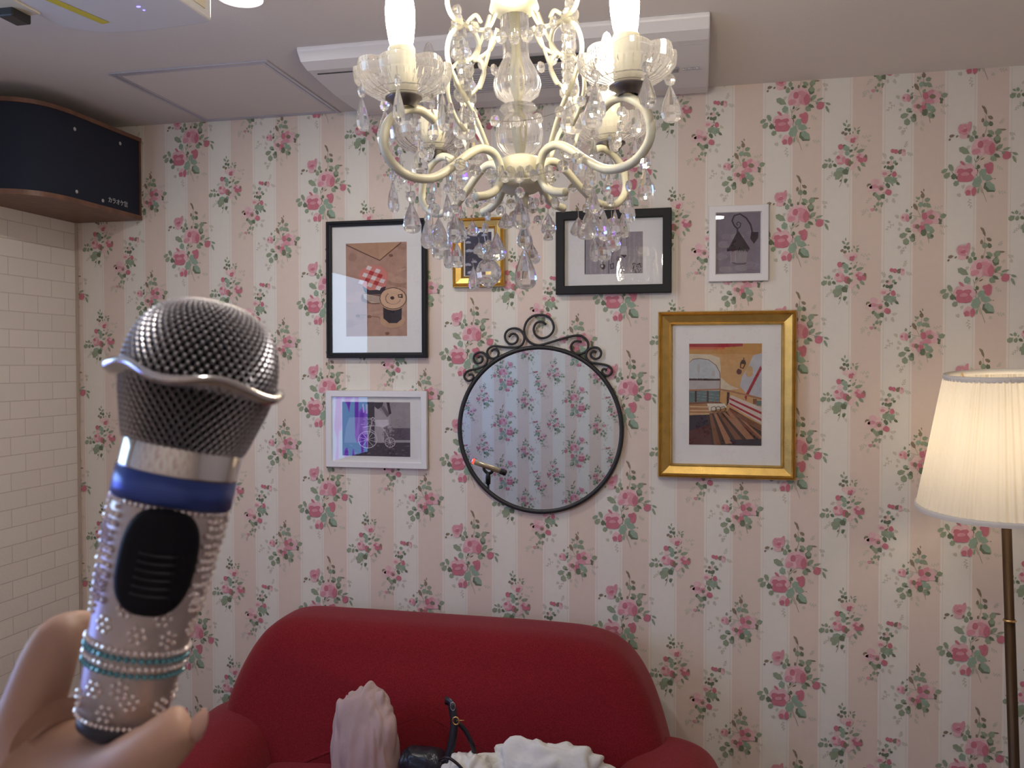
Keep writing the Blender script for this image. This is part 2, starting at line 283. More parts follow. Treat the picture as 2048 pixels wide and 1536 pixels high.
def wallpaper(sx=0,sz=0):
    al=[]
    for art,ox,oy,sc,rx,ry,du,dv in motifs():
        ref=at(ox+rx/sc,oy+ry/sc)
        loc=Art(); 
        for pts,c,l in art.sh:
            q=[at(ox+x/sc,oy+y/sc)-ref for x,y in pts]; loc.sh.append(([(v.x,v.z) for v in q],c,l))
        for k in range(-3,10):
            for m in range(-1,8):
                X=PX0+sx+(k+du)*PA; Z=PZ0+sz-(m+dv+(.5 if k%2 else 0))*PB
                if X<XL-.15 or X>XR+.15 or Z<-.1 or Z>CEIL+.2: continue
                al.append((loc,lambda x,y,X=X,Z=Z:(X+x,Z+y)))
    V,F,MI=build_art(al,WC)
    keep=[i for i,f in enumerate(F) if all(XL-.02<V[j][0]<XR+.02 and -.02<V[j][2]<CEIL+.02 for j in f)]
    used=[]; nv=[];nf=[]
    for i in keep:
        b=len(nv); nv+= [V[j] for j in F[i]]; nf.append(tuple(range(b,b+len(F[i])))); used.append(MI[i]+1)
    b=len(nv); nv+=[(XL-.02,0,-.02),(XR+.02,0,-.02),(XR+.02,0,CEIL+.05),(XL-.02,0,CEIL+.05),(XL-.02,.1,-.02),(XR+.02,.1,-.02),(XR+.02,.1,CEIL+.05),(XL-.02,.1,CEIL+.05)]
    for f in ((0,1,2,3),(5,4,7,6),(1,5,6,2),(4,0,3,7),(3,2,6,7),(4,5,1,0)): nf.append(tuple(b+i for i in f)); used.append(0)
    me=bpy.data.meshes.new('wall_back'); me.from_pydata(nv,[],nf)
    ms=[paper_mat(sx)]+[mat('print_'+k,c,.75,spec=.25,var=.07,vscale=90) for k,c in WC.items()]
    for m in ms: me.materials.append(m)
    me.polygons.foreach_set('material_index',used); me.update(); return me
wp=wallpaper()
o=bpy.data.objects.new('wall_back',wp); col.objects.link(o); tag(o,kind='structure')
o=bpy.data.objects.new('wall_front',wallpaper(-.21,.178)); col.objects.link(o); tag(o,kind='structure'); o.rotation_euler.z=PI; o.location=(XL+XR,YF,0)
# ---------------------------------------------------------------- room shell
def brick_mat():
    m=bpy.data.materials.new('pale_brick_paper'); m.use_nodes=True; nt=m.node_tree; b=nt.nodes['Principled BSDF']
    tc=nt.nodes.new('ShaderNodeTexCoord'); sp=nt.nodes.new('ShaderNodeSeparateXYZ'); cb=nt.nodes.new('ShaderNodeCombineXYZ')
    nt.links.new(tc.outputs['Object'],sp.inputs[0]); nt.links.new(sp.outputs['Y'],cb.inputs[0]); nt.links.new(sp.outputs['Z'],cb.inputs[1])
    br=nt.nodes.new('ShaderNodeTexBrick'); nt.links.new(cb.outputs[0],br.inputs['Vector'])
    br.inputs['Scale'].default_value=1; br.inputs['Brick Width'].default_value=.1155; br.inputs['Row Height'].default_value=.0537
    br.inputs['Mortar Size'].default_value=.0016; br.inputs['Mortar Smooth'].default_value=.4
    br.inputs['Color1'].default_value=(.80,.745,.69,1); br.inputs['Color2'].default_value=(.76,.705,.65,1); br.inputs['Mortar'].default_value=(.60,.54,.50,1)
    nt.links.new(br.outputs['Color'],b.inputs['Base Color']); b.inputs['Roughness'].default_value=.8
    n=nt.nodes.new('ShaderNodeTexNoise'); n.inputs['Scale'].default_value=120; nt.links.new(tc.outputs['Object'],n.inputs['Vector'])
    mx=nt.nodes.new('ShaderNodeMath'); mx.operation='MULTIPLY_ADD'; nt.links.new(br.outputs['Fac'],mx.inputs[0]); mx.inputs[1].default_value=-1.2; nt.links.new(n.outputs['Fac'],mx.inputs[2])
    bp=nt.nodes.new('ShaderNodeBump'); bp.inputs['Strength'].default_value=.5; bp.inputs['Distance'].default_value=.0015
    nt.links.new(mx.outputs[0],bp.inputs['Height']); nt.links.new(bp.outputs[0],b.inputs['Normal']); return m
plain=mat('plain_wall_paper',(.72,.66,.60),.8,bump=.1)
def struct(name,b,m):
    bm=BM(); box(bm,*b); return tag(obj(name,bm,m),kind='structure')
struct('wall_left',(XL-.1,XL,YF,0,-.02,CEIL+.05),brick_mat())
struct('wall_right',(XR,XR+.1,YF,0,-.02,CEIL+.05),plain)
struct('ceiling',(XL-.1,XR+.1,YF-.1,.1,CEIL,CEIL+.1),mat('ceiling_paper',(.70,.665,.65),.85,bump=.25,bscale=260))
struct('floor',(XL-.1,XR+.1,YF-.1,.1,-.1,0),mat('floor_vinyl',(.20,.13,.085),.5,var=.2,vscale=5))
bm=BM(); box(bm,XL,XL+.006,-.010,-.0012,0,CEIL); tag(obj('trim_1',bm,mat('corner_caulk',(.50,.42,.34),.7)),kind='structure')
bm=BM(); box(bm,XL,XR,-.012,-.0012,0,.06); tag(obj('baseboard_back',bm,mat('white_trim',(.75,.72,.68),.5)),kind='structure')
# ---------------------------------------------------------------- access hatch in the ceiling
white=mat('white_plastic',(.70,.69,.71),.4)
alu=mat('hatch_aluminium',(.60,.60,.68),.45,metal=.5)
h=tag(empty('access_hatch',(-1.297,-.231,CEIL)),'square ceiling access hatch with thin double aluminium frame','hatch')
s=.2285
bm=BM()
for a,b in ((s,s-.010),(s-.0125,s-.0225)):
    for q in ((-a,a,-a,-b),(-a,a,b,a),(-a,-b,-b,b),(b,a,-b,b)): box(bm,q[0],q[1],q[2],q[3],-.003,-.0005)
obj('frame',bm,alu,h)
bm=BM(); box(bm,-s+.021,s-.0235,-s+.021,s-.0235,-.0022,-.0005); obj('panel',bm,mat('hatch_panel',(.72,.68,.665),.85,bump=.25,bscale=260),h)
bm=BM(); box(bm,-s+.0085,s-.0085,-s+.0085,s-.0085,-.0012,-.0004); obj('gap',bm,mat('hatch_gap',(.22,.21,.25),.8),h)
# ---------------------------------------------------------------- ceiling air conditioner
ac=tag(empty('air_conditioner',(-.467,-.0,CEIL)),'wide white ceiling air conditioner against the wallpapered wall behind the chandelier','air conditioner')
bm=BM(); W=.488
prof=[(-.525,0),(-.525,-.010),(-.505,-.030),(-.470,-.040),(-.445,-.0405),(-.400,-.0445),(-.30,-.050),(-.16,-.048),(-.075,-.038),(-.03,-.018),(-.006,-.006),(-.006,0)]
for i in range(len(prof)-1):
    pass
n=len(prof)
for sgn,wd in ((-1,W),(1,W)):
    pass
vs0=[bm.verts.new((-W,y,z)) for y,z in prof]; vs1=[bm.verts.new((W,y,z)) for y,z in prof]
for i in range(n): 
    f=bm.faces.new((vs0[i],vs0[(i+1)%n],vs1[(i+1)%n],vs1[i]))
bm.faces.new(vs0); bm.faces.new(vs1[::-1])
obj('body',bm,white,ac,bev=.004)
bm=BM(); box(bm,-.235,.285,-.4505,-.4125,-.0455,-.0405); obj('outlet',bm,mat('outlet_dark',(.03,.03,.035),.5),ac)
bm=BM(); 
for i in range(9): box(bm,-.235,.30,-.385+i*.016,-.377+i*.016,-.0525,-.050)
obj('intake_grille',bm,mat('grille_grey',(.45,.44,.46),.5),ac)
bm=BM(); box(bm,-.470,-.235,-.4475,-.4430,-.0420,-.0400); obj('louvre_gap',bm,mat('outlet_dark',(.03,.03,.035),.5),ac)
bm=BM(); box(bm,.285,.475,-.4475,-.4455,-.0412,-.0400); obj('louvre_gap',bm,mat('grille_grey',(.45,.44,.46),.5),ac)
bm=BM(); box(bm,.385,.415,-.325,-.300,-.0535,-.050); obj('display_window',bm,mat('ac_window',(.25,.25,.28),.3),ac)
bm=BM()
for i in range(7): box(bm,.425+i*.0065,.430+i*.0065,-.317,-.312,-.0535,-.050)
obj('lettering',bm,mat('ac_letter',(.40,.39,.42),.5),ac)
# ---------------------------------------------------------------- pictures on the wall
def homog(src,dst):
    A=[]
    for (x,y),(u,v) in zip(src,dst):
        A.append([x,y,1,0,0,0,-u*x,-u*y,-u]); A.append([0,0,0,x,y,1,-v*x,-v*y,-v])
    H=np.linalg.svd(np.array(A,float))[2][-1].reshape(3,3)
    def f(x,y):
        q=H@np.array([x,y,1.]); return (q[0]/q[2],q[1]/q[2])
    return f
def pane_mat():
    m=bpy.data.materials.new('picture_glass'); m.use_nodes=True; nt=m.node_tree; nt.nodes.clear(); N=nt.nodes.new; K_=nt.links.new
    t=N('ShaderNodeBsdfTransparent'); g=N('ShaderNodeBsdfGlossy'); g.inputs['Roughness'].default_value=.01
    ge=N('ShaderNodeNewGeometry'); dt=N('ShaderNodeVectorMath'); dt.operation='DOT_PRODUCT'; K_(ge.outputs['Normal'],dt.inputs[0]); K_(ge.outputs['Incoming'],dt.inputs[1])
    def mth(op,a,b=None,c=None):
        n=N('ShaderNodeMath'); n.operation=op
        for i,v in enumerate((a,b,c)):
            if v is None: continue
            if isinstance(v,(int,float)): n.inputs[i].default_value=v
            else: K_(v,n.inputs[i])
        return n.outputs[0]
    f=mth('MULTIPLY_ADD',mth('POWER',mth('SUBTRACT',1,mth('ABSOLUTE',dt.outputs['Value'])),5),.92,.08)
    mx=N('ShaderNodeMixShader'); o=N('ShaderNodeOutputMaterial'); K_(f,mx.inputs[0]); K_(t.outputs[0],mx.inputs[1]); K_(g.outputs[0],mx.inputs[2]); K_(mx.outputs[0],o.inputs[0]); return m
PANE=pane_mat()
board=mat('mat_board',(.78,.77,.76),.85)
def ring_mesh(w,h,prof):
    bm=BM(); L=[]
    for ins,d in prof:
        x,z=w/2-ins,h/2-ins; L.append([bm.verts.new(p) for p in((-x,-d,-z),(x,-d,-z),(x,-d,z),(-x,-d,z))])
    for a,b in zip(L,L[1:]):
        for i in range(4): bm.faces.new((a[i],a[(i+1)%4],b[(i+1)%4],b[i]))
    return bm
def picture(label,org,sc,outer,inner,prt,prof,fm,art,colours,group=None,boardy=.006,glassy=.010,hasmat=True):
    P=[at(org[0]+x/sc,org[1]+y/sc) for x,y in outer]
    x0=(P[0].x+P[3].x)/2;x1=(P[1].x+P[2].x)/2;z1=(P[0].z+P[1].z)/2;z0=(P[2].z+P[3].z)/2
    w,h=x1-x0,z1-z0
    t=tag(empty('picture_frame',((x0+x1)/2,-.003,(z0+z1)/2)),label,'picture',group)
    f=homog(outer,[(-w/2,h/2),(w/2,h/2),(w/2,-h/2),(-w/2,-h/2)])
    obj('frame',ring_mesh(w,h,prof),fm,t)
    I=[f(*q) for q in inner]; ix0=(I[0][0]+I[3][0])/2-.002; ix1=(I[1][0]+I[2][0])/2+.002; iz1=(I[0][1]+I[1][1])/2+.002; iz0=(I[2][1]+I[3][1])/2-.002
    bm=BM(); box(bm,ix0,ix1,-boardy,0,iz0,iz1); obj('mat_board' if hasmat else 'backing_board',bm,board,t)
    Q=[f(*q) for q in prt]; px0=(Q[0][0]+Q[3][0])/2;px1=(Q[1][0]+Q[2][0])/2;pz1=(Q[0][1]+Q[1][1])/2;pz0=(Q[2][1]+Q[3][1])/2
    # clip art to the print rectangle
    def clipf(x,y):
        u,v=f(x,y); return (min(max(u,px0),px1),min(max(v,pz0),pz1))
    base=Art(); base.rect(px0,pz0,px1,pz1,'base',0)
    V,F,MI=build_art([(base,lambda x,y:(x,y)),(art,clipf)],colours,.0002)
    V=[(a,b-boardy,c) for a,b,c in V]
    b=len(V); V+=[(px0,-boardy,pz0),(px1,-boardy,pz0),(px1,-boardy,pz1),(px0,-boardy,pz1)]; F=[tuple(b+i for i in range(4))]+F; MI=[0]+MI
    me=bpy.data.meshes.new('print'); me.from_pydata(V,[],F)
    pr=link('print',me,t,[mat('ink_%s'%('_'.join('%02d'%int(q*99) for q in c)),c,.8,spec=.2,var=.08,vscale=60) for c in colours.values()])
    me.polygons.foreach_set('material_index',MI); me.update()
    bm=BM(); v=[bm.verts.new(q) for q in((ix0,-glassy,iz0),(ix1,-glassy,iz0),(ix1,-glassy,iz1),(ix0,-glassy,iz1))]; bm.faces.new(v)
    obj('glass',bm,PANE,t)
    return t
blackf=mat('black_frame',(.012,.012,.015),.55,spec=.3,bump=.1,bscale=300)
whitef=mat('white_frame',(.78,.77,.78),.4)
goldf=mat('gold_leaf',(.62,.42,.13),.33,metal=.85,bump=.25,bscale=500,var=.12,vscale=40)
# jam jar and thread reel
a=Art(); rd=random.Random(3)
for i in range(26):
    x,y=rd.uniform(290,890),rd.uniform(360,1290); a.blob(x,y,rd.uniform(30,110),rd.uniform(12,45),rd.choice(['w1','w2']),1,rot=rd.uniform(-.3,.3),seed=i)
a.poly([(285,352),(845,335),(625,520)],'env',2); a.poly([(610,345),(845,335),(625,520)],'env2',3)
a.line([(285,362),(625,520),(845,338)],10,'crease',4)
for x,y in ((520,1095),(740,470),(700,1265),(590,940),(400,1085),(860,1150)): a.blob(x,y,22,16,'knot',3)
a.line([(430,1075),(620,1100),(640,1160)],6,'knot',3)
a.blob(560,900,130,70,'shade',3,n=12,j=.05)
a.poly([(455,860),(680,900),(660,950),(540,955),(470,910)],'cream',4); a.poly([(450,780),(690,790),(660,860),(520,870),(470,840)],'ink',5)
for i in range(4): a.line([(480,880+i*14),(640,905+i*14)],3,'crease',6)
lid=[(520,572),(640,575),(705,640),(708,700),(690,780),(600,820),(520,825),(450,780),(412,700),(430,620)]
a.poly(lid,'gr1',6)
for i_ in range(-5,6):
    for j_ in range(-5,6):
        cx,cy=565+i_*44-j_*20,700+i_*15+j_*36
        if ((cx-562)/138)**2+((cy-702)/118)**2<1:
            q=[(cx+u*22-v*10,cy+u*7.5+v*18) for u,v in ((-1,-1),(1,-1),(1,1),(-1,1))]
            if i_%2 and j_%2: a.poly(q,'gr3',7)
            elif i_%2==0 and j_%2==0: a.poly(q,'cream2',7)
a.blob(755,1130,128,82,'reel2',4,n=18,j=.02); a.poly([(660,990),(850,990),(848,1120),(800,1160),(720,1160),(662,1110)],'ink',5)
a.blob(762,925,138,105,'reel2',6,n=22,j=.01); a.blob(762,908,138,112,'line',7,n=24,j=.01); a.blob(762,908,131,105,'reel',8,n=24,j=.01); a.blob(755,903,20,18,'line',9,j=.05)
a.poly([(810,868),(858,862),(862,905),(815,900)],'line',9); a.rect(822,874,846,890,'reel',10)
for i in range(8): t=2.4+i*.22; a.rect(762+75*math.cos(t)-5,908+62*math.sin(t)-4,762+75*math.cos(t)+5,908+62*math.sin(t)+4,'line',9)
for i in range(14): t=.2+i*.16; a.rect(762+75*math.cos(t)-3,908+60*math.sin(t)-3,762+75*math.cos(t)+3,908+60*math.sin(t)+3,'line',9)
picture('black framed picture of a gingham lidded jam jar and a thread reel',(640,420),5.12,[(88,128),(1108,93),(1108,1512),(92,1518)],[(138,182),(1045,152),(1045,1457),(142,1460)],[(275,350),(897,328),(905,1292),(285,1295)],
    [(0,0),(0,.016),(.002,.018),(.007,.018),(.009,.015),(.0155,.013),(.0165,.005)],blackf,a,
    dict(base=S(176,140,124),w1=S(186,150,132),w2=S(164,128,112),env=S(178,140,116),env2=S(186,148,122),crease=S(106,76,62),knot=S(130,92,78),shade=S(128,98,88),cream=S(196,176,160),ink=S(52,46,56),gr1=S(205,130,122),gr3=S(176,52,58),cream2=S(216,206,206),reel=S(206,172,144),reel2=S(190,152,124),line=S(70,50,46)))
# water lilies
a=Art(); rd=random.Random(5)
for i in range(70):
    x,y=rd.uniform(300,790),rd.uniform(420,1185); a.blob(x,y,rd.uniform(8,30),rd.uniform(5,14),rd.choice(['g','g2']),1,j=.3,seed=i)
for x,y,r in ((340,500,48),(350,590,60),(370,740,75),(440,740,40),(640,460,60),(560,640,60),(700,720,80),(620,800,70),(350,990,70),(460,940,60),(700,980,90),(560,1080,80),(400,1130,70),(720,580,60),(480,470,40)):
    for k in range(7):
        t=-PI+k*PI/6; a.leaf(x,y+r*.3,x+r*math.cos(t),y+r*.3+r*.7*math.sin(t),r*.42,'petal' if k%2 else 'petal2',3+k%2)
picture('small gold framed picture of water lilies behind the hanging crystals',(900,420),9.033,[(62,155),(1005,148),(1003,1385),(80,1412)],[(262,335),(800,333),(805,1200),(268,1205)],[(292,415),(768,413),(768,1190),(295,1192)],
    [(0,0),(0,.012),(.003,.020),(.0055,.016),(.008,.021),(.011,.018),(.026,.014),(.028,.017),(.031,.013),(.0335,.005)],goldf,a,dict(base=S(66,62,78),g=S(46,44,58),g2=S(98,96,112),petal=S(178,178,192),petal2=S(150,150,166)))
# necklace charms on a door
a=Art()
for i in range(12): a.rect(315+i*43,300,330+i*43,660,'w1',1)
a.rect(523,290,530,660,'d2',2); a.rect(680,290,686,440,'d1',2)
a.line([(370,310),(420,390),(480,465),(548,492),(600,440),(660,310)],5,'dk',3)
a.line([(478,515),(474,570)],6,'dk',3); a.blob(474,598,24,26,'dk2',4); a.blob(468,592,10,10,'w2',5); a.line([(550,492),(550,560)],3,'dk',3)
a.poly([(535,575),(570,562),(575,612),(542,622)],'dk',4); a.poly([(545,582),(562,575),(566,604),(550,610)],'base',5)
a.blob(614,530,20,26,'d1',4); a.poly([(638,415),(685,415),(690,500),(628,495)],'w2',3); a.poly([(628,490),(688,492),(665,520)],'dk2',4); a.rect(640,340,682,412,'w1',3)
rd=random.Random(9)
for i in range(40): x,y=rd.uniform(740,826),rd.uniform(570,650); a.leaf(x,y,x+rd.uniform(-14,14),y-rd.uniform(6,16),7,'dk2',4)
a.line([(795,310),(795,380)],3,'d1',3); a.line([(775,410),(770,440),(790,470),(815,480),(826,470)],4,'w2',3); a.rect(312,300,322,660,'d2',2)
picture('wide black framed picture of charms on a necklace, bulbs reflected in its glass',(1100,400),4.452,[(62,122),(1083,75),(1083,825),(63,850)],[(135,195),(1003,155),(1003,752),(135,775)],[(310,300),(828,283),(828,655),(313,665)],
    [(0,0),(0,.020),(.0015,.0215),(.0225,.0215),(.024,.020),(.0245,.004)],blackf,a,dict(base=S(150,143,150),w1=S(160,153,160),w2=S(186,180,186),d1=S(118,110,118),d2=S(72,64,72),dk=S(80,72,80),dk2=S(64,56,62)),glassy=.009)
# wall lantern with thatched hat
a=Art(); rd=random.Random(4)
for i in range(14): a.blob(rd.uniform(1490,1860),rd.uniform(300,650),60,30,rd.choice(['l1','l1','l2']),1,seed=i)
a.line([(1668,290),(1668,262),(1640,235),(1620,190),(1640,145),(1690,130),(1745,165),(1785,225),(1800,290)],13,'dk',3)
a.line([(1668,262),(1692,245),(1698,215),(1675,200),(1658,218),(1672,232)],9,'dk',3)
a.poly([(1668,285),(1680,285),(1780,438),(1740,440),(1575,465)],'dk',4)
for i in range(17): x=1582+i*12; a.leaf(x,430,x-4+rd.uniform(-3,3),462+rd.uniform(-8,12),9,'dk',5)
a.poly([(1790,290),(1855,290),(1850,345),(1815,395),(1782,350)],'dk',4)
a.poly([(1605,465),(1755,450),(1750,560),(1690,578),(1618,575)],'l2',2); a.rect(1608,560,1750,568,'dk2',3); a.blob(1680,570,60,10,'dk2',3); a.blob(1690,562,50,6,'l1',4); a.line([(1608,470),(1612,570)],5,'l3',4); a.line([(1650,460),(1655,560)],4,'l3',3)
picture('small white framed picture of a lantern with a thatched hat',(1100,400),4.452,[(1413,65),(1945,45),(1942,718),(1415,735)],[(1478,125),(1875,108),(1872,655),(1478,665)],[(1480,127),(1874,110),(1871,653),(1480,663)],
    [(0,0),(0,.012),(.0012,.0135),(.018,.0135),(.0188,.012),(.0192,.004)],whitef,a,dict(base=S(128,120,132),l1=S(136,128,140),l2=S(146,138,146),l3=S(170,164,170),dk=S(58,48,56),dk2=S(92,84,92)),hasmat=False)
# seaside bench
a=Art()
a.rect(310,355,900,440,'or',1); a.poly([(312,355),(745,352),(745,375),(600,385),(312,385)],'rd',2); a.poly([(312,385),(600,385),(600,402),(312,405)],'or2',2)
a.poly([(312,440),(480,445),(560,470),(570,560),(560,760),(312,760)],'wl',2); a.poly([(560,620),(640,690),(720,720),(570,740)],'wl',2)
a.poly([(900,430),(830,450),(790,540),(740,620),(725,700),(780,760),(900,790)],'bl',2); a.blob(800,580,30,45,'or3',3)
a.poly([(312,515),(345,485),(400,475),(470,485),(530,530),(562,590),(566,660),(562,740),(312,740)],'sky',3); a.line([(312,512),(345,483),(400,477),(470,487),(530,530),(562,592),(566,660),(558,830)],5,'br',5)
a.rect(312,646,562,655,'brd',5); a.rect(315,655,562,730,'haze',4)
for x in range(320,560,13): a.blob(x,644,9,5,'brd',5,j=.4)
a.blob(390,560,12,45,'haze',4); a.blob(510,600,14,24,'haze',4)
a.rect(312,738,560,835,'sea',4)
for i in range(14): a.line([(320+(i*53)%220,748+i*6),(360+(i*53)%220,750+i*6)],3,'sea2',5)
a.line([(312,735),(560,725),(640,738),(760,765),(900,800)],13,'brl',7)
for x in (370,465): a.rect(x-7,738,x+7,830,'brd',6)
a.poly([(620,745),(640,750),(636,830),(618,860)],'brd',6); a.poly([(312,832),(450,825),(560,825),(620,850),(312,850)],'br',5)
a.poly([(318,850),(460,840),(620,860),(610,905),(480,920),(320,925)],'deck',5); a.poly([(460,840),(600,838),(622,870),(480,900)],'cream',6)
for y in (862,892,918): a.rect(322,y,480,y+10,'deck2',6)
for cx in (515,550,590): a.line([(cx+25*math.cos(t/5*2*PI),885+24*math.sin(t/5*2*PI)) for t in range(6)],5,'ink',8)
a.poly([(320,935),(460,930),(500,1170),(320,1170)],'nav',5); a.poly([(320,1060),(480,1010),(500,1170),(320,1170)],'mar',6)
a.poly([(460,925),(620,900),(900,1060),(900,1175),(500,1175)],'brd',5)
for i in range(6): x=480+i*34; a.poly([(x,925-i*6),(x+20,922-i*6),(x+95+i*58,1172-i*14),(x+40+i*58,1172-i*10)],'brl' if i%2 else 'br',7)
a.poly([(625,830),(650,770),(900,870),(900,1000),(640,850)],'pk',6); 
for k in range(3): a.poly([(640,790+k*40),(900,905+k*55),(900,925+k*55),(640,805+k*40)],'rd' if k<2 else 'brd',7)
a.poly([(640,880),(900,1010),(900,1055),(620,905)],'br',7); a.poly([(620,905),(640,890),(840,1120),(780,1120)],'brl',8)
a.poly([(640,1130),(900,1120),(900,1175),(680,1175)],'nav',8); a.poly([(890,530),(900,560),(795,765),(770,765)],'rd',6); a.poly([(760,785),(785,760),(775,815)],'rd',6)
a.rect(830,800,860,840,'br',8); a.rect(860,815,898,855,'sea',6); a.poly([(725,510),(740,485),(765,490),(772,515),(750,560),(722,550)],'brd',6); a.poly([(735,518),(760,522),(745,552),(730,545)],'or',7); a.blob(715,582,22,24,'mar',7); a.rect(750,468,757,492,'brd',6)
picture('large gold framed picture of a wooden bench by the sea',(1300,600),4.04,[(60,103),(1180,78),(1175,1450),(72,1427)],[(185,207),(1045,197),(1052,1330),(190,1315)],[(312,360),(895,350),(903,1175),(318,1170)],
    [(0,0),(0,.014),(.003,.024),(.006,.020),(.009,.026),(.0125,.021),(.033,.014),(.0345,.019),(.038,.013),(.0395,.005)],goldf,a,
    dict(base=S(190,150,100),rd=S(156,38,50),or_=S(180,128,66),wl=S(200,188,164),bl=S(176,178,186),sky=S(176,184,188),br=S(120,78,56),brd=S(62,42,38),haze=S(170,166,166),sea=S(92,112,114),sea2=S(140,156,156),brl=S(158,112,84),deck=S(160,116,76),deck2=S(200,168,128),cream=S(206,200,184),ink=S(30,28,30),nav=S(44,38,52),mar=S(84,42,42),pk=S(196,180,172),or2=S(190,100,70),or3=S(190,160,116),**{'or':S(184,136,74)}))
# flower tricycle planter
a=Art(); rd=random.Random(6)
a.rect(385,350,905,600,'d1',1); a.rect(905,355,1478,780,'w1',1); a.rect(1170,775,1478,970,'d2',2); a.rect(1240,968,1478,1005,'w2',3); a.rect(385,1010,1478,1238,'d3',1)
for i in range(60): a.blob(rd.uniform(400,1470),rd.uniform(1030,1225),rd.uniform(12,30),rd.uniform(6,12),rd.choice(['g','d1','d2']),2,j=.3,seed=i)
a.rect(800,360,905,1010,'d1',3); a.poly([(710,390),(730,380),(745,520),(720,530)],'w2',4); a.rect(765,390,800,540,'w1',4)
a.poly([(905,360),(1050,360),(1030,430),(960,470),(910,430)],'d1',4); a.poly([(910,430),(990,480),(1110,600),(1150,560),(1180,780),(920,780),(905,560)],'w2',3); a.poly([(1000,430),(1060,420),(1150,560),(1110,600)],'g',4); a.poly([(1100,362),(1145,362),(1178,540),(1140,555)],'d1',5)
for i in range(50): a.blob(rd.uniform(700,880),rd.uniform(600,740),rd.uniform(8,20),rd.uniform(6,14),rd.choice(['g','w2','g2']),3,j=.3,seed=i)
for i in range(60): a.blob(rd.uniform(1040,1210),rd.uniform(720,900),rd.uniform(8,20),rd.uniform(6,16),rd.choice(['g','w2','g2']),4,j=.3,seed=i)
a.poly([(915,640),(1130,640),(1140,720),(1050,760),(930,740)],'w3',5); a.rect(905,750,1060,1010,'w2',3); a.poly([(700,740),(860,735),(840,860),(730,880)],'g2',4); a.rect(690,880,905,1010,'d1',3)
def circ(cx,cy,rx,ry,w,c,l): a.line([(cx+rx*math.cos(2*PI*i/28),cy+ry*math.sin(2*PI*i/28)) for i in range(29)],w,c,l)
circ(795,960,150,135,11,'w3',8); circ(1155,1005,80,78,10,'w3',8)
for i in range(5):
    t=i*PI/5+.3; a.line([(795-145*math.cos(t),960-130*math.sin(t)),(795+145*math.cos(t),960+130*math.sin(t))],7,'w3',7); a.line([(1155-75*math.cos(t),1005-72*math.sin(t)),(1155+75*math.cos(t),1005+72*math.sin(t))],6,'w3',7)
a.line([(795,950),(870,660),(850,620),(880,600),(910,620),(890,640)],13,'w3',8); a.line([(720,765),(800,745),(900,735),(1010,750),(1060,800),(1120,900),(1155,1000)],10,'w3',8); a.line([(850,800),(930,850),(940,960)],10,'w3',8); a.line([(880,640),(930,690),(1000,745)],9,'w3',8)
a.poly([(385,350),(520,350),(500,600),(440,760),(400,1100),(385,1210)],'d1',2)
picture('white framed picture of a flower tricycle planter, left of the round mirror',(640,760),8.083,[(130,165),(1755,180),(1750,1430),(130,1395)],[(240,270),(1648,290),(1640,1310),(235,1290)],[(380,350),(1478,360),(1475,1238),(385,1215)],
    [(0,0),(0,.013),(.001,.0145),(.0175,.0145),(.0187,.013),(.0195,.004)],whitef,a,dict(base=S(120,112,122),d1=S(66,58,72),d2=S(92,84,98),d3=S(72,64,78),g=S(112,104,116),g2=S(140,132,140),w1=S(154,146,152),w2=S(170,162,170),w3=S(208,202,212)))
# ---------------------------------------------------------------- round mirror
iron=mat('wrought_iron',(.020,.020,.021),.45,bump=.15,bscale=400)
mx,mz=-.4535,1.2610; MR=.2455
mt=tag(empty('wall_mirror',(mx,-.004,mz)),'round mirror in a thin black iron ring with scrollwork on top','mirror')
bm=BM(); lathe(bm,[(MR-.0125,0),(MR,0),(MR,.008),(MR-.003,.012),(MR-.0095,.012),(MR-.0125,.008)],96,cap=False,M=Matrix.Rotation(PI/2,4,'X'))
obj('ring',bm,iron,mt,True)
mm=mat('mirror_silver',(.76,.80,.78),.012,metal=1)
bm=BM(); lathe(bm,[(MR-.010,0),(MR-.010,.006)],96,M=Matrix.Rotation(PI/2,4,'X')); obj('mirror_glass',bm,mm,mt)
scr=[[(745,172),(712,152),(675,163),(658,205),(672,245),(712,267),(760,255),(792,220),(797,178),(778,135),(742,110),(700,105),(650,115),(608,155),(592,215),(605,265),(640,300),(690,316),(750,303),(850,272),(930,252),(985,250),(1022,275),(1038,310),(1030,350),(1000,372),(960,378),(928,360),(917,325),(932,298),(960,287),(992,292)],
[(487,260),(505,238),(532,240),(548,265),(538,295),(510,308),(480,300),(460,270),(462,235),(485,208),(525,198),(565,210),(590,245),(592,280),(575,315),(540,330),(490,332),(430,326),(380,322),(345,340),(335,370),(350,400),(380,408),(408,393),(415,365),(400,345),(378,345),(365,358)],
[(272,405),(288,392),(303,405),(298,430),(275,442),(250,433),(241,408),(252,380),(282,365),(315,373),(336,400),(333,438),(308,463),(260,480),(210,492),(182,513),(177,543),(200,563),(226,558),(241,538),(230,520),(208,522)],
[(1095,366),(1072,356),(1055,375),(1063,400),(1092,411),(1120,396),(1127,365),(1110,338),(1075,331),(1040,346),(1022,380),(1030,414),(1058,436),(1110,445),(1165,455),(1196,475),(1200,505),(1180,526),(1152,524),(1133,502),(1143,482),(1168,487)]]
for s in scr:
    bm=BM(); pts=[]
    for x,y in s:
        q=at(880+x/3.49,600+y/3.49); pts.append((q.x-mx,-.006,q.z-mz))
    tube(bm,pts,.0034,10,3); obj('scroll',bm,iron,mt,True)
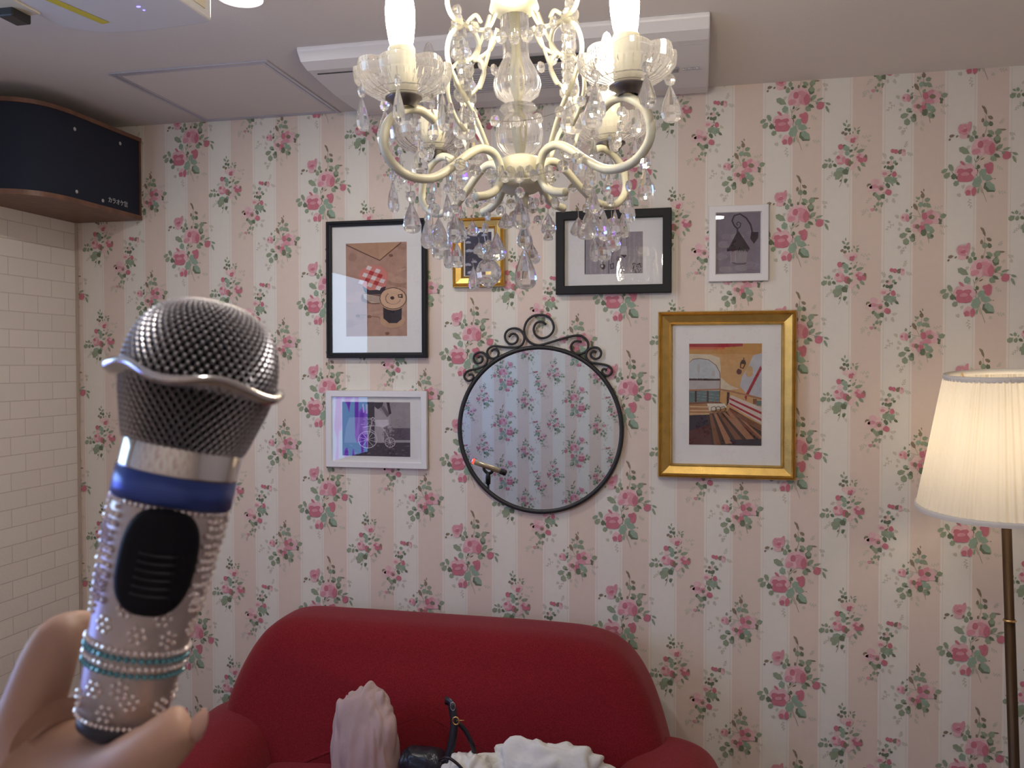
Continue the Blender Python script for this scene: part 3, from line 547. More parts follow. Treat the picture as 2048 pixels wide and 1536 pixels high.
# ---------------------------------------------------------------- corner loudspeaker
wood=mat('speaker_wood',(.16,.075,.045),.45,var=.25,vscale=30)
cloth=mat('navy_grille_cloth',(.010,.014,.030),.85,bump=.4,bscale=900)
grey=mat('speaker_print',(.42,.42,.44),.6)
sp=tag(empty('loudspeaker',(XL,0,1.915)),'large corner loudspeaker with navy grille and wooden shelves, under the ceiling','loudspeaker')
plan=[(.002,-.008),(.25,-.008),(.252,-.33),(.243,-.385),(.222,-.43),(.185,-.462),(.13,-.482),(.07,-.495),(.002,-.505)]
def prism(bm,pl,z0,z1):
    a=[bm.verts.new((x,y,z0)) for x,y in pl]; b=[bm.verts.new((x,y,z1)) for x,y in pl]; n=len(pl)
    for i in range(n): bm.faces.new((a[i],a[(i+1)%n],b[(i+1)%n],b[i]))
    bm.faces.new(a[::-1]); bm.faces.new(b)
fine=[plan[0],plan[1]]+[tuple(v[:2]) for v in smooth_path([(x,y,0) for x,y in plan[2:-1]],5)]+[plan[-1]]
HS=.262
for nm,z0,z1 in(('bottom_board',0,.014),('top_board',HS-.012,HS)):
    bm=BM(); prism(bm,fine,z0,z1); obj(nm,bm,wood,sp)
ins=[(max(x-.006,.004),y+(.004 if y<-.02 else -.006)) for x,y in fine]
bm=BM(); prism(bm,ins,.014,HS-.012); obj('grille',bm,cloth,sp)
bm=BM(); box(bm,.236,.2485,-.0135,-.0085,.014,HS-.012); obj('end_strip',bm,wood,sp)
def on_face(y):   # x of the grille front at depth y
    best=min(ins,key=lambda q:abs(q[1]-y)if q[0]>.02 else 9); 
    for a,b in zip(ins[1:],ins[2:]):
        if min(a[1],b[1])<=y<=max(a[1],b[1]) and abs(a[1]-b[1])>1e-6: t=(y-a[1])/(b[1]-a[1]); return a[0]+(b[0]-a[0])*t
    return best[0]
for y,z in ((-.305,.213),(-.30,.035),(-.105,.222),(-.188,.030)):
    bm=BM(); ball(bm,(on_face(y),y,z),.0055,10,8,(.5,1,1)); obj('screw',bm,grey,sp,True)
def text(s,size,M,parent,m,shear=0,name='lettering',bold=0):
    cu=bpy.data.curves.new('t','FONT'); cu.body=s; cu.size=size; cu.shear=shear; cu.offset=bold; cu.extrude=.0004
    t=bpy.data.objects.new('t',cu); col.objects.link(t); dg=bpy.context.evaluated_depsgraph_get()
    me=bpy.data.meshes.new_from_object(t.evaluated_get(dg)); bpy.data.objects.remove(t)
    me.materials.clear(); o=link(name,me,parent,[m]); o.matrix_local=M; return o
# lettering faces +x, reads along +y
face=Matrix(((0,0,1,0),(1,0,0,0),(0,1,0,0),(0,0,0,1)))
text('カラオケ館',.0185,Matrix.Translation((.2478,-.168,.031))@face,sp,grey,bold=.0003)
text('ERN-TN750LV',.0105,Matrix.Translation((on_face(-.475)+.006,-.478,.0275))@Matrix.Rotation(1.02,4,'Z')@face,sp,grey,shear=.4)
# ---------------------------------------------------------------- projector at the ceiling
A0=atz(424,43,2.10)
pj=tag(empty('projector',(A0.x-.15,A0.y-.15,2.10)),'off-white ceiling projector with yellow tape under it, top left corner','projector')
pw=mat('projector_shell',(.60,.60,.64),.4); beige=mat('projector_vents',(.62,.57,.46),.5); dk=mat('black_plastic',(.02,.02,.022),.4)
bm=BM(); pts=[(.15,.15),(.13,.158),(.0,.168),(-.08,.160),(-.115,.145),(-.15,.110),(-.15,-.15),(.15,-.15)]
prism(bm,pts,0,.09); obj('body',bm,pw,pj,bev=.006)
bm=BM(); box(bm,.1495,.1525,-.13,.125,.014,.078); obj('side_panel',bm,beige,pj)
bm=BM()
for i in range(9): box(bm,.152,.1535,-.12+i*.022,-.108+i*.022,.022,.070)
obj('vent_slots',bm,dk,pj)
def under(x,y): q=atz(x,y,2.10)-Vector((A0.x-.15,A0.y-.15,2.10)); return q
q1,q2=under(212,46),under(104,0); d=(q2-q1).normalized(); n_=Vector((-d.y,d.x,0))*.0095
bm=BM(); e=q1+d*.24; bm.faces.new([bm.verts.new(Vector(v)+Vector((0,0,-.0006))) for v in (q1-n_,q1+n_,e+n_,e-n_)]); r=bmesh.ops.extrude_face_region(bm,geom=bm.faces[:]); bmesh.ops.translate(bm,verts=[v for v in r['geom'] if isinstance(v,bmesh.types.BMVert)],vec=(0,0,-.0003)); obj('yellow_tape',bm,mat('yellow_tape',(.60,.50,.05),.5),pj)
led=emis('blue_led',(.15,.12,1),6)
for x,y,r in((277,13,.0028),(288,20,.0018)): q=under(x,y); bm=BM(); ball(bm,(q.x,q.y,-.0005),r,8,6,(1.6,1,.4)); obj('indicator_light',bm,led,pj)
bm=BM(); box(bm,-.012,.012,-.02,.02,.09,.1195); obj('ceiling_mount',bm,pw,pj)
q=under(35,25); bm=BM(); box(bm,q.x-.016,q.x+.016,q.y-.03,q.y+.016,-.018,.0); obj('foot',bm,dk,pj,bev=.003)
bm=BM(); box(bm,q.x-.030,q.x+.040,q.y-.06,q.y+.010,-.003,.0); obj('foot_plate',bm,beige,pj)
# ---------------------------------------------------------------- downlights
def downlight(x,y,label,power):
    t=tag(empty('ceiling_downlight',(x,y,CEIL)),label,'ceiling light','round ceiling downlights')
    bm=BM(); lathe(bm,[(.052,-.0005),(.052,-.004),(.047,-.006),(.044,-.0005)],40,cap=False); obj('trim_ring',bm,white,t,True)
    bm=BM(); lathe(bm,[(.0445,-.0006),(.0445,-.003),(.030,-.0065),(.006,-.008)],40); obj('diffuser',bm,emis('downlight_glow',(1,.95,.90),30),t,True)
    ld=bpy.data.lights.new('downlight_lamp','AREA'); ld.shape='DISK'; ld.size=.085; ld.energy=power; ld.color=(1,.93,.86)
    l=bpy.data.objects.new('downlight_lamp',ld); col.objects.link(l); l.parent=t; l.location=(0,0,-.010)
downlight(-.938,-.815,'round glowing downlight set in the ceiling between projector and air conditioner',L_DOWN)
downlight(.08,-2.16,'round downlight in the ceiling above the photographer, glinting in a picture glass',L_DOWN*.8)
# ---------------------------------------------------------------- projection screen on the left wall (seen mirrored in picture glass)
sm=bpy.data.materials.new('screen_image'); sm.use_nodes=True; nt=sm.node_tree; nt.nodes.clear()
tc=nt.nodes.new('ShaderNodeTexCoord'); mp=nt.nodes.new('ShaderNodeMapping'); mp.inputs['Scale'].default_value=(1,9,3.2); nz=nt.nodes.new('ShaderNodeTexNoise'); nz.inputs['Scale'].default_value=1.2; nz.inputs['Detail'].default_value=1
rp=nt.nodes.new('ShaderNodeValToRGB'); cr=rp.color_ramp; cr.interpolation='CONSTANT'
for i,(p_,c_) in enumerate(((0,(.16,.03,.62)),(.44,(.30,.10,.85)),(.49,(.18,.42,.85)))):
    e=cr.elements[i] if i<2 else cr.elements.new(p_); e.position=p_; e.color=(*c_,1)
sep=nt.nodes.new('ShaderNodeSeparateXYZ'); lt=nt.nodes.new('ShaderNodeMath'); lt.operation='LESS_THAN'; lt.inputs[1].default_value=-.10
mxr=nt.nodes.new('ShaderNodeMix'); mxr.data_type='RGBA'; mxr.inputs['A'].default_value=(.50,.72,1.0,1)
em=nt.nodes.new('ShaderNodeEmission'); em.inputs[1].default_value=L_TV; ou=nt.nodes.new('ShaderNodeOutputMaterial')
for a_,b_ in((tc.outputs['Object'],mp.inputs[0]),(mp.outputs[0],nz.inputs['Vector']),(nz.outputs['Fac'],rp.inputs[0]),(tc.outputs['Object'],sep.inputs[0]),(sep.outputs['Z'],lt.inputs[0]),(lt.outputs[0],mxr.inputs['Factor']),(rp.outputs[0],mxr.inputs['B']),(mxr.outputs['Result'],em.inputs[0]),(em.outputs[0],ou.inputs[0])): nt.links.new(a_,b_)
ts=tag(empty('video_screen',(XL+.002,-1.98,1.44)),'lit pale blue and purple video screen on the left wall, seen mirrored in picture glass','screen')
bm=BM(); box(bm,0,.035,-.49,.49,-.53,.53); obj('housing',bm,dk,ts,bev=.004)
bm=BM(); box(bm,.0352,.0362,-.475,.475,-.515,.515); obj('display',bm,sm,ts)
# ---------------------------------------------------------------- microphone on a stand, seen in the round mirror
sx,sy=-1.0,-1.6
st=tag(empty('microphone_stand',(sx,sy,0)),'black microphone stand holding a champagne microphone, mirrored in the round mirror','microphone stand')
bm=BM(); lathe(bm,[(.0,0),(.11,0),(.11,.012),(.09,.018),(.012,.024)],32,cap=False); obj('base',bm,dk,st,True)
bm=BM(); lathe(bm,[(.009,.02),(.009,.60),(.012,.60),(.012,.64),(.007,.64),(.007,.88)],16); obj('pole',bm,dk,st,True)
bm=BM(); lathe(bm,[(.012,.87),(.013,.90),(.010,.925)],16); tube(bm,[(-.018,0,.955),(-.02,0,.94),(0,0,.922),(.02,0,.93),(.02,0,.95)],.008,8,3); obj('clip',bm,dk,st,True)
d=Vector((1,0,-.33)).normalized(); c=Vector((sx,sy,.955)); Mx=Matrix.Translation(c)@d.to_track_quat('Z','Y').to_matrix().to_4x4()
ms=tag(empty('spare_microphone'),'slim champagne microphone clipped in the stand, mirrored in the round mirror','microphone'); ms.matrix_world=Mx
bm=BM(); lathe(bm,[(.009,-.085),(.0135,-.08),(.0135,.065)],20); obj('barrel',bm,mat('champagne_metal',(.75,.66,.52),.3,metal=.7),ms,True)
bm=BM(); lathe(bm,[(.0145,.066),(.0145,.092),(.010,.096)],20); obj('end_cap',bm,dk,ms,True)
bm=BM(); lathe(bm,[(.0139,-.080),(.0139,-.070)],20); obj('indicator_ring',bm,emis('red_indicator',(1,.08,.05),2.5),ms,True)
# ---------------------------------------------------------------- red sofa
red=bpy.data.materials.new('red_sofa_fabric'); red.use_nodes=True; nt=red.node_tree; b=nt.nodes['Principled BSDF']
b.inputs['Roughness'].default_value=.9; b.inputs['Specular IOR Level'].default_value=.15; b.inputs['Sheen Weight'].default_value=.25; b.inputs['Sheen Tint'].default_value=(1,.5,.5,1)
tc=nt.nodes.new('ShaderNodeTexCoord'); n1=nt.nodes.new('ShaderNodeTexNoise'); n1.inputs['Scale'].default_value=420; n1.inputs['Detail'].default_value=2
rp=nt.nodes.new('ShaderNodeValToRGB'); rp.color_ramp.elements[0].color=(.150,.0075,.012,1); rp.color_ramp.elements[1].color=(.250,.014,.021,1); rp.color_ramp.elements[0].position=.35; rp.color_ramp.elements[1].position=.65
bp=nt.nodes.new('ShaderNodeBump'); bp.inputs['Strength'].default_value=.35; bp.inputs['Distance'].default_value=.0015
for a_,b_ in((tc.outputs['Object'],n1.inputs['Vector']),(n1.outputs['Fac'],rp.inputs[0]),(rp.outputs[0],b.inputs['Base Color']),(n1.outputs['Fac'],bp.inputs['Height']),(bp.outputs[0],b.inputs['Normal'])): nt.links.new(a_,b_)
sofa=tag(empty('sofa',(-.69,-.45,0)),'red fabric sofa with rounded back against the rose wallpaper','sofa')
def slab(outline,y0,y1,bulge,edge,steps=5):
    """cushion-like slab: outline in x,z swept between y0 (front) and y1 (back) with rounded rims"""
    bm=BM(); cx=sum(p[0] for p in outline)/len(outline); cz=sum(p[1] for p in outline)/len(outline); rings=[]
    prof=[]
    for i in range(steps+1):
        t=i/steps*PI/2; prof.append((1-math.sin(t),1-math.cos(t)))
    seq=[(edge*a_,y0+(edge*1.0)*b_) for a_,b_ in prof]
    seq+=[(edge*a_,y1-edge*b_) for a_,b_ in prof[::-1]]
    n=len(outline)
    def inset(q):
        out=[]
        for i in range(n):
            p=Vector(outline[i]);a=Vector(outline[i-1]);c=Vector(outline[(i+1)%n]); t=(c-a).normalized(); nn=Vector((-t.y,t.x))
            if nn.dot(Vector((cx,cz))-p)<0: nn=-nn
            out.append(p+nn*q)
        return out
    for q,y in seq: rings.append([bm.verts.new((p.x,y,p.y)) for p in inset(q)])
    for a_,c_ in zip(rings,rings[1:]):
        for i in range(n): bm.faces.new((a_[i],a_[(i+1)%n],c_[(i+1)%n],c_[i]))
    for rg,y,sg in((rings[0],y0,-1),(rings[-1],y1,1)):
        prev=rg
        for k in (.7,.4,.12):
            cur=[bm.verts.new((cx+(v.co.x-cx)*k,y+sg*bulge*(1-k*k),cz+(v.co.z-cz)*k)) for v in rg]
            for i in range(n): bm.faces.new((prev[i],prev[(i+1)%n],cur[(i+1)%n],cur[i]))
            prev=cur
        bm.faces.new(prev)
    return bm
def closed(pts,k=6):
    P=[Vector((*p,0)) for p in pts]; n=len(P); out=[]
    for i in range(n):
        p0,p1,p2,p3=P[i-1],P[i],P[(i+1)%n],P[(i+2)%n]
        for j in range(k):
            t=j/k; v=.5*((2*p1)+(p2-p0)*t+(2*p0-5*p1+4*p2-p3)*t*t+(3*p1-p0-3*p2+p3)*t**3); out.append((v.x,v.y))
    return out
ol=closed([(-.655,.20),(-.632,.40),(-.598,.54),(-.555,.64),(-.505,.705),(-.44,.735),(-.30,.7385),(0,.738),(.30,.736),(.43,.725),(.505,.69),(.560,.62),(.600,.52),(.630,.40),(.655,.20),(.0,.18)])
bm=slab(ol,.16,.40,.030,.075)
for v in bm.verts: v.co.y+= -(v.co.z-.72)*-.22*(1 if v.co.y<.3 else .3)   # front leans back towards the top
obj('backrest',bm,red,sofa,True,sub=1)
def arm(cx):
    o=closed([(cx-.135,.08),(cx-.15,.26),(cx-.145,.38),(cx-.10,.465),(cx,.495),(cx+.10,.465),(cx+.145,.38),(cx+.15,.26),(cx+.135,.08)])
    bm=slab(o,-.42,.26,.02,.06); return obj('armrest',bm,red,sofa,True,sub=1)
arm(-.570); arm(.615)
o_=closed([(-.46,.12),(-.47,.25),(-.45,.37),(-.30,.40),(0,.405),(.30,.40),(.45,.37),(.47,.25),(.46,.12)])
obj('seat_cushion',slab(o_,-.40,.22,.02,.05),red,sofa,True,sub=1)
bm=BM(); box(bm,-.60,.60,-.34,.36,.06,.14); obj('base',bm,red,sofa,bev=.01)
for x in(-.55,.55):
    for y in(-.30,.30): bm=BM(); lathe(bm,[(.018,0),(.025,.07)],12,M=Matrix.Translation((x,y,0))); obj('leg',bm,mat('dark_wood',(.05,.03,.02),.4),sofa,True)
sc_=BM(); q=at(1213,1334,-.262)-Vector((-.69,-.45,0)); tube(sc_,[q+Vector((-.010,0,.010)),q,q+Vector((.012,0,.012))],.0009,5); obj('worn_mark',sc_,mat('worn_mark',(.42,.16,.12),.9),sofa)
# ---------------------------------------------------------------- things lying on the sofa
def lump(name,c,sz,m,seed,amp=.12,fr=9,parent=None,fold=0,sub=4,boxy=1):
    bm=BM(); bmesh.ops.create_icosphere(bm,subdivisions=sub+1,radius=1)
    for v in bm.verts:
        p=v.co.copy(); k=1+amp*noise.noise(p*1.6+Vector((seed,0,0)))+fold*abs(noise.noise(Vector((p.x*fr,p.y*fr*.3,p.z*1.5))+Vector((seed*3,0,0))))
        p=Vector([math.copysign(abs(t)**boxy,t) for t in p]); v.co=Vector((p.x*sz[0]*k,p.y*sz[1]*k,p.z*sz[2]*k))
        if v.co.z<-sz[2]*.75: v.co.z=-sz[2]*.75
        v.co+=Vector(c)
    return obj(name,bm,m,parent,True)
def solo(o,label,cat,group=None): return tag(o,label,cat,group)
pinkf=mat('dusty_pink_cloth',(.50,.36,.34),.85,bump=.3,bscale=500,var=.1)
hb=lump('shoulder_bag',(-.80,-.50,.515),(.085,.045,.136),pinkf,3,.14,fold=.22,fr=5,boxy=.88); solo(hb,'dusty pink soft bag leaning on the left half of the red sofa back','bag')
leather=mat('black_leather',(.014,.014,.02),.32,bump=.2,bscale=300)
gold=mat('gold_metal',(.70,.45,.18),.25,metal=1)
bag=tag(empty('handbag',(-.625,-.50,.405)),'black handbag with gold buckle and thin straps beside the white satin cloth','bag')
lump('body',(-.02,.0,.050),(.062,.036,.066),leather,8,.10,parent=bag,fold=.12,fr=5,boxy=.6)
def rel(x,y,Y): return at(x,y,Y)-Vector((-.625,-.50,.405))
bm=BM()
def strip(bm,pts,w,th=.002):
    P=smooth_path(pts,5); prev=None
    for i,p in enumerate(P):
        t=(P[min(i+1,len(P)-1)]-P[max(i-1,0)]).normalized(); s_=t.cross(Vector((0,-1,0))).normalized()*w/2; f_=Vector((0,-th,0))
        cur=[bm.verts.new(q) for q in (p-s_,p+s_,p+s_+f_,p-s_+f_)]
        if prev:
            for k in range(4): bm.faces.new((prev[k],prev[(k+1)%4],cur[(k+1)%4],cur[k]))
        else: bm.faces.new(cur)
        prev=cur
    bm.faces.new(prev)
strip(bm,[rel(893,1530,-.53),rel(905,1480,-.52),rel(908,1440,-.51),rel(902,1408,-.50),rel(890,1400,-.49)],.019); obj('strap',bm,leather,bag,True)
bm=BM(); strip(bm,[rel(912,1442,-.53),rel(930,1460,-.53),rel(945,1490,-.53),rel(950,1515,-.52)],.011); obj('strap',bm,leather,bag,True)
bm=BM(); tube(bm,[rel(880,1520,-.56),rel(895,1515,-.57),rel(915,1528,-.57),rel(930,1545,-.57)],.0035,8,5); obj('cord',bm,leather,bag,True)
bm=BM(); q=rel(912,1441,-.535); tube(bm,[q+Vector((.008*math.cos(t),-.002,.009*math.sin(t))) for t in [i*2*PI/12 for i in range(12)]],.0018,8,closed=True); tube(bm,[q,q+Vector((.02,0,.002))],.0012,6); obj('buckle',bm,gold,bag,True)
bm=BM(); q=rel(906,1412,-.515); tube(bm,[q+Vector((.006*math.cos(t),-.002,.010*math.sin(t))) for t in [i*2*PI/12 for i in range(12)]],.0010,6,closed=True); obj('zip_pull',bm,mat('steel',(.6,.6,.62),.25,metal=1),bag,True)
satin=mat('ivory_satin',(.74,.71,.65),.30,bump=1.0,bscale=22,**{'Sheen Weight':.3})
o=lump('satin_cloth',(-.525,-.535,.462),(.065,.045,.072),satin,5,.18,4,fold=.35); solo(o,'ivory satin cloth bunched up on the sofa beside the black handbag','cloth')
lace=mat('white_lace',(.74,.72,.68),.8,bump=1.0,bscale=60)
o=lump('lace_blouse',(-.345,-.485,.472),(.165,.045,.082),lace,12,.16,5,fold=.30); solo(o,'off-white lace edged blouse heaped on the right half of the sofa seat','clothing')
navy=mat('navy_cloth',(.014,.016,.035),.8,bump=.3)
o=lump('folded_skirt',(-.27,-.60,.450),(.12,.050,.055),navy,21,.12,4,fold=.2); solo(o,'dark navy folded garment lying in front of the lace blouse','clothing')
# ---------------------------------------------------------------- floor lamp
lx,ly=.735,-.30
lamp=tag(empty('floor_lamp',(lx,ly,0),(0,-.040,0)),'lit floor lamp with pleated cream shade and slim bronze pole','floor lamp')
shm=bpy.data.materials.new('pleated_shade'); shm.use_nodes=True; nt=shm.node_tree; nt.nodes.clear()
d_=nt.nodes.new('ShaderNodeBsdfDiffuse'); d_.inputs[0].default_value=(.82,.78,.72,1); t_=nt.nodes.new('ShaderNodeBsdfTranslucent'); t_.inputs[0].default_value=(.95,.90,.80,1)
mx_=nt.nodes.new('ShaderNodeMixShader'); mx_.inputs[0].default_value=.5; ou=nt.nodes.new('ShaderNodeOutputMaterial')
nt.links.new(d_.outputs[0],mx_.inputs[1]); nt.links.new(t_.outputs[0],mx_.inputs[2]); nt.links.new(mx_.outputs[0],ou.inputs[0])
Z0,Z1,R0_,R1_=1.118,1.432,.186,.121
ST=Matrix.Translation((0,0,1.22))@Matrix.Rotation(.065,4,'X')@Matrix.Translation((0,0,-1.22))
bm=BM()
lathe(bm,[(R0_+(R1_-R0_)*t,Z0+(Z1-Z0)*t) for t in [i/12 for i in range(13)]],960,rfun=lambda r,z,a:r+.0026*math.sin(a*66)*(.6+.4*math.sin(a*13)),cap=False)
bm.transform(ST); ls=obj('lamp_shade',bm,shm,lamp,True)
edge=mat('shade_trim',(.72,.68,.62),.8)
for r,z,hh in((R0_,Z0,.011),(R1_,Z1-.012,.012)):
    bm=BM(); lathe(bm,[(r+.0025,z-.001),(r+.0035,z+hh/2),(r+.0025,z+hh),(r-.0025,z+hh),(r-.0025,z-.001)],96,cap=False); bm.transform(ST); obj('shade_rim',bm,edge,lamp,True)
bronze=mat('bronze_pole',(.055,.028,.012),.4,metal=.5)
bm=BM(); lathe(bm,[(.0115,.02),(.0115,.86),(.0105,.86),(.0105,1.20),(.0,1.205)],20,cap=False); obj('pole',bm,bronze,lamp,True)
bm=BM(); lathe(bm,[(.0118,.858),(.0145,.861),(.0118,.864)],20,cap=False); obj('joint_ring',bm,gold,lamp,True)
bm=BM(); lathe(bm,[(.0,0),(.13,0),(.13,.012),(.11,.022),(.02,.030),(.0,.031)],40,cap=False); obj('base',bm,bronze,lamp,True)
bm=BM(); lathe(bm,[(.016,1.19),(.016,1.235)],16); obj('bulb_socket',bm,edge,lamp,True)
bm=BM(); ball(bm,(0,0,1.275),.035,20,14); obj('bulb',bm,emis('warm_bulb',(1,.78,.45),14),lamp,True)
for k in range(3):
    a_=k*2*PI/3; bm=BM(); tube(bm,[(.014*math.cos(a_),.014*math.sin(a_),1.22),((R1_-.002)*math.cos(a_),(R1_-.002)*math.sin(a_),Z1-.005)],.0015,6); bm.transform(ST); obj('spider_wire',bm,gold,lamp)
ld=bpy.data.lights.new('lamp_light','POINT'); ld.energy=L_SHADE; ld.color=(1,.83,.60); ld.shadow_soft_size=.037
l=bpy.data.objects.new('lamp_light',ld); col.objects.link(l); l.parent=lamp; l.location=(0,0,1.275)
bpy.data.objects['bulb'].visible_shadow=True
# ---------------------------------------------------------------- chandelier
cream=mat('ivory_enamel',(.70,.67,.50),.38)
crys=glass('crystal',(1,.995,.99),1.62,.08,milk=.10); crys2=glass('iridescent_crystal',(.97,.97,1),1.7,.08,film=420,milk=.06); cupg=glass('cut_glass',(1,.99,.98),1.5,.10,milk=.04); colg=glass('column_glass',(1,.99,.98),1.5,.05,milk=.13)
wire=mat('fine_wire',(.45,.42,.38),.35,metal=1)
CD=1.15; cpos=dep(1036,210,CD)
ch=tag(empty('chandelier',(cpos.x,cpos.y,CEIL),(0,0,YAW)),'ivory scrolled chandelier with glass cups, candle bulbs and dangling crystals','chandelier')
TILT=Matrix.Rotation(-.040,4,'Y')         # whole fitting hangs a little askew
piv=cpos.z-CEIL
TM=Matrix.Translation((0,0,piv))@TILT@Matrix.Translation((0,0,-piv))
def cz(y,d=CD): return CAM.z+((768-y)/F_PX+math.tan(PITCH))*d-CEIL      # local height of an image row at a depth
def cobj(name,bm,m,parent=ch,smooth=False,loc=None):
    bm.transform(TM); return obj(name,bm,m,parent,smooth)
K=CD/F_PX
def col_prof(L): return [(max(r,0.0)*K,cz(y)) for r,y in L]
bm=BM(); lathe(bm,col_prof([(36,-32),(44,-22),(46,5),(50,20),(40,28),(30,34)]),32); cobj('upper_hub',bm,cream,ch,True)
flu=lambda r,z,a:r*(1+.06*abs(math.sin(a*8)))
bm=BM(); lathe(bm,col_prof([(20,33),(27,36),(27,60),(24,105),(26,120),(36,140),(44,160),(46,175),(40,192),(26,203),(16,207)]),64,rfun=flu); cobj('glass_column',bm,colg,ch,True)
bm=BM(); lathe(bm,col_prof([(16,207),(34,212),(38,219),(30,226),(18,230)]),24); cobj('glass_collar',bm,colg,ch)
bm=BM(); lathe(bm,col_prof([(18,230),(30,234),(43,250),(46,272),(42,292),(30,308),(20,312)]),64,rfun=flu); cobj('glass_globe',bm,colg,ch,True)
bm=BM(); lathe(bm,[(.0045,cz(330)),(.0045,cz(20))],12); cobj('stem',bm,cream,ch,True)
bm=BM(); lathe(bm,col_prof([(26,312),(38,317),(44,322),(45,345),(43,360),(30,366)]),40); lathe(bm,col_prof([(30,364),(50,366),(51,369),(44,377),(30,385),(16,388)]),40); lathe(bm,col_prof([(15,386),(12,408),(13,418),(9,421),(3,422)]),24); cobj('lower_hub',bm,cream,ch,True)
bm=BM(); tube(bm,[(0,0,cz(421)),(0,0,cz(430)),(.003,0,cz(434)),(0,0,cz(438))],.0009,6); cobj('hook',bm,wire,ch,True)
# rod, canopy above the frame of the photo
bm=BM(); lathe(bm,[(.0,-.001),(.055,-.001),(.055,-.012),(.03,-.028),(.006,-.034)],32,cap=False); obj('canopy',bm,cream,ch,True)
bm=BM(); z_=-.034
while z_>cz(-32)+.012:
    k=int(round(-z_/.018)); pts=[((.006*math.cos(t) if k%2 else 0),(0 if k%2 else .006*math.cos(t)),z_-.009+.012*math.sin(t)) for t in [i*2*PI/12 for i in range(12)]]; tube(bm,pts,.0014,6,closed=True); z_-=.018
obj('chain',bm,cream,ch,True)
def radial(az,pts): return [Vector((r*math.sin(az),-r*math.cos(az),z)) for r,z in pts]
# azimuth 0 points at the camera
ARMS=[-PI/4-.04,PI/4-.04,3*PI/4-.04,-3*PI/4-.04]
prA=[(95,388),(72,386),(52,374),(42,345),(52,308),(78,293),(106,303),(140,328),(178,347),(220,338),(248,306),(257,270),(248,230),(220,207),(192,210),(168,232)]
def rr(dx): return dx*.000855
d0=CD-.707*.165
arm_pts=[(rr(dx),cz(y,CD-.707*rr(dx))) for dx,y in prA]
prS1=[(68,292),(90,232),(120,172),(138,117),(130,72),(105,57),(83,70),(77,100),(90,125)]
prS2=[(40,30),(58,60),(92,58),(126,36),(134,0),(118,-32),(92,-36),(80,-12)]
prS3=[(52,34),(70,80),(92,118),(120,128),(136,150),(140,190),(128,235),(112,262)]
tip_r=rr(220)
rimz=None
def pendant(parent,p,L,w,m,bead=True,rot=0,flat=.55,hang=.010):
    """crystal drop hanging from p: wire, small bead, faceted teardrop"""
    x,y,z=p; bm=BM(); tube(bm,[(x,y,z),(x,y,z-hang)],.0005,5)
    zb=z-hang
    top=zb-(.011 if bead else .0)
    M=Matrix.Translation((x,y,top-L))@Matrix.Rotation(rot,4,'Z')@Matrix.Diagonal((1,flat,1,1))
    b2=BM(); w*=1.22; L*=1.12
    M=Matrix.Translation((x,y,top-L))@Matrix.Rotation(rot,4,'Z')@Matrix.Diagonal((1,flat,1,1))
    lathe(b2,[(.0004,0),(w*.58,L*.04),(w*.88,L*.12),(w,L*.26),(w*.88,L*.45),(w*.58,L*.68),(w*.27,L*.88),(.0006,L)],10,M=M)
    o=cobj('crystal_drop',b2,m,parent)
    b3=BM(); b3.transform(TM); bm.transform(TM); obj('hanging_wire',bm,wire,o)
    b3.free()
    if bead:
        b3=BM(); ball(b3,(x,y,zb-.005),.0072,8,4,(1,.6,1),Matrix.Rotation(rot,4,'Z')); b3.transform(TM); obj('crystal_bead',b3,m,o)
    return o
rd=random.Random(11)
bulb_on=emis('candle_bulb_glow',(1,.86,.66),L_BULB)
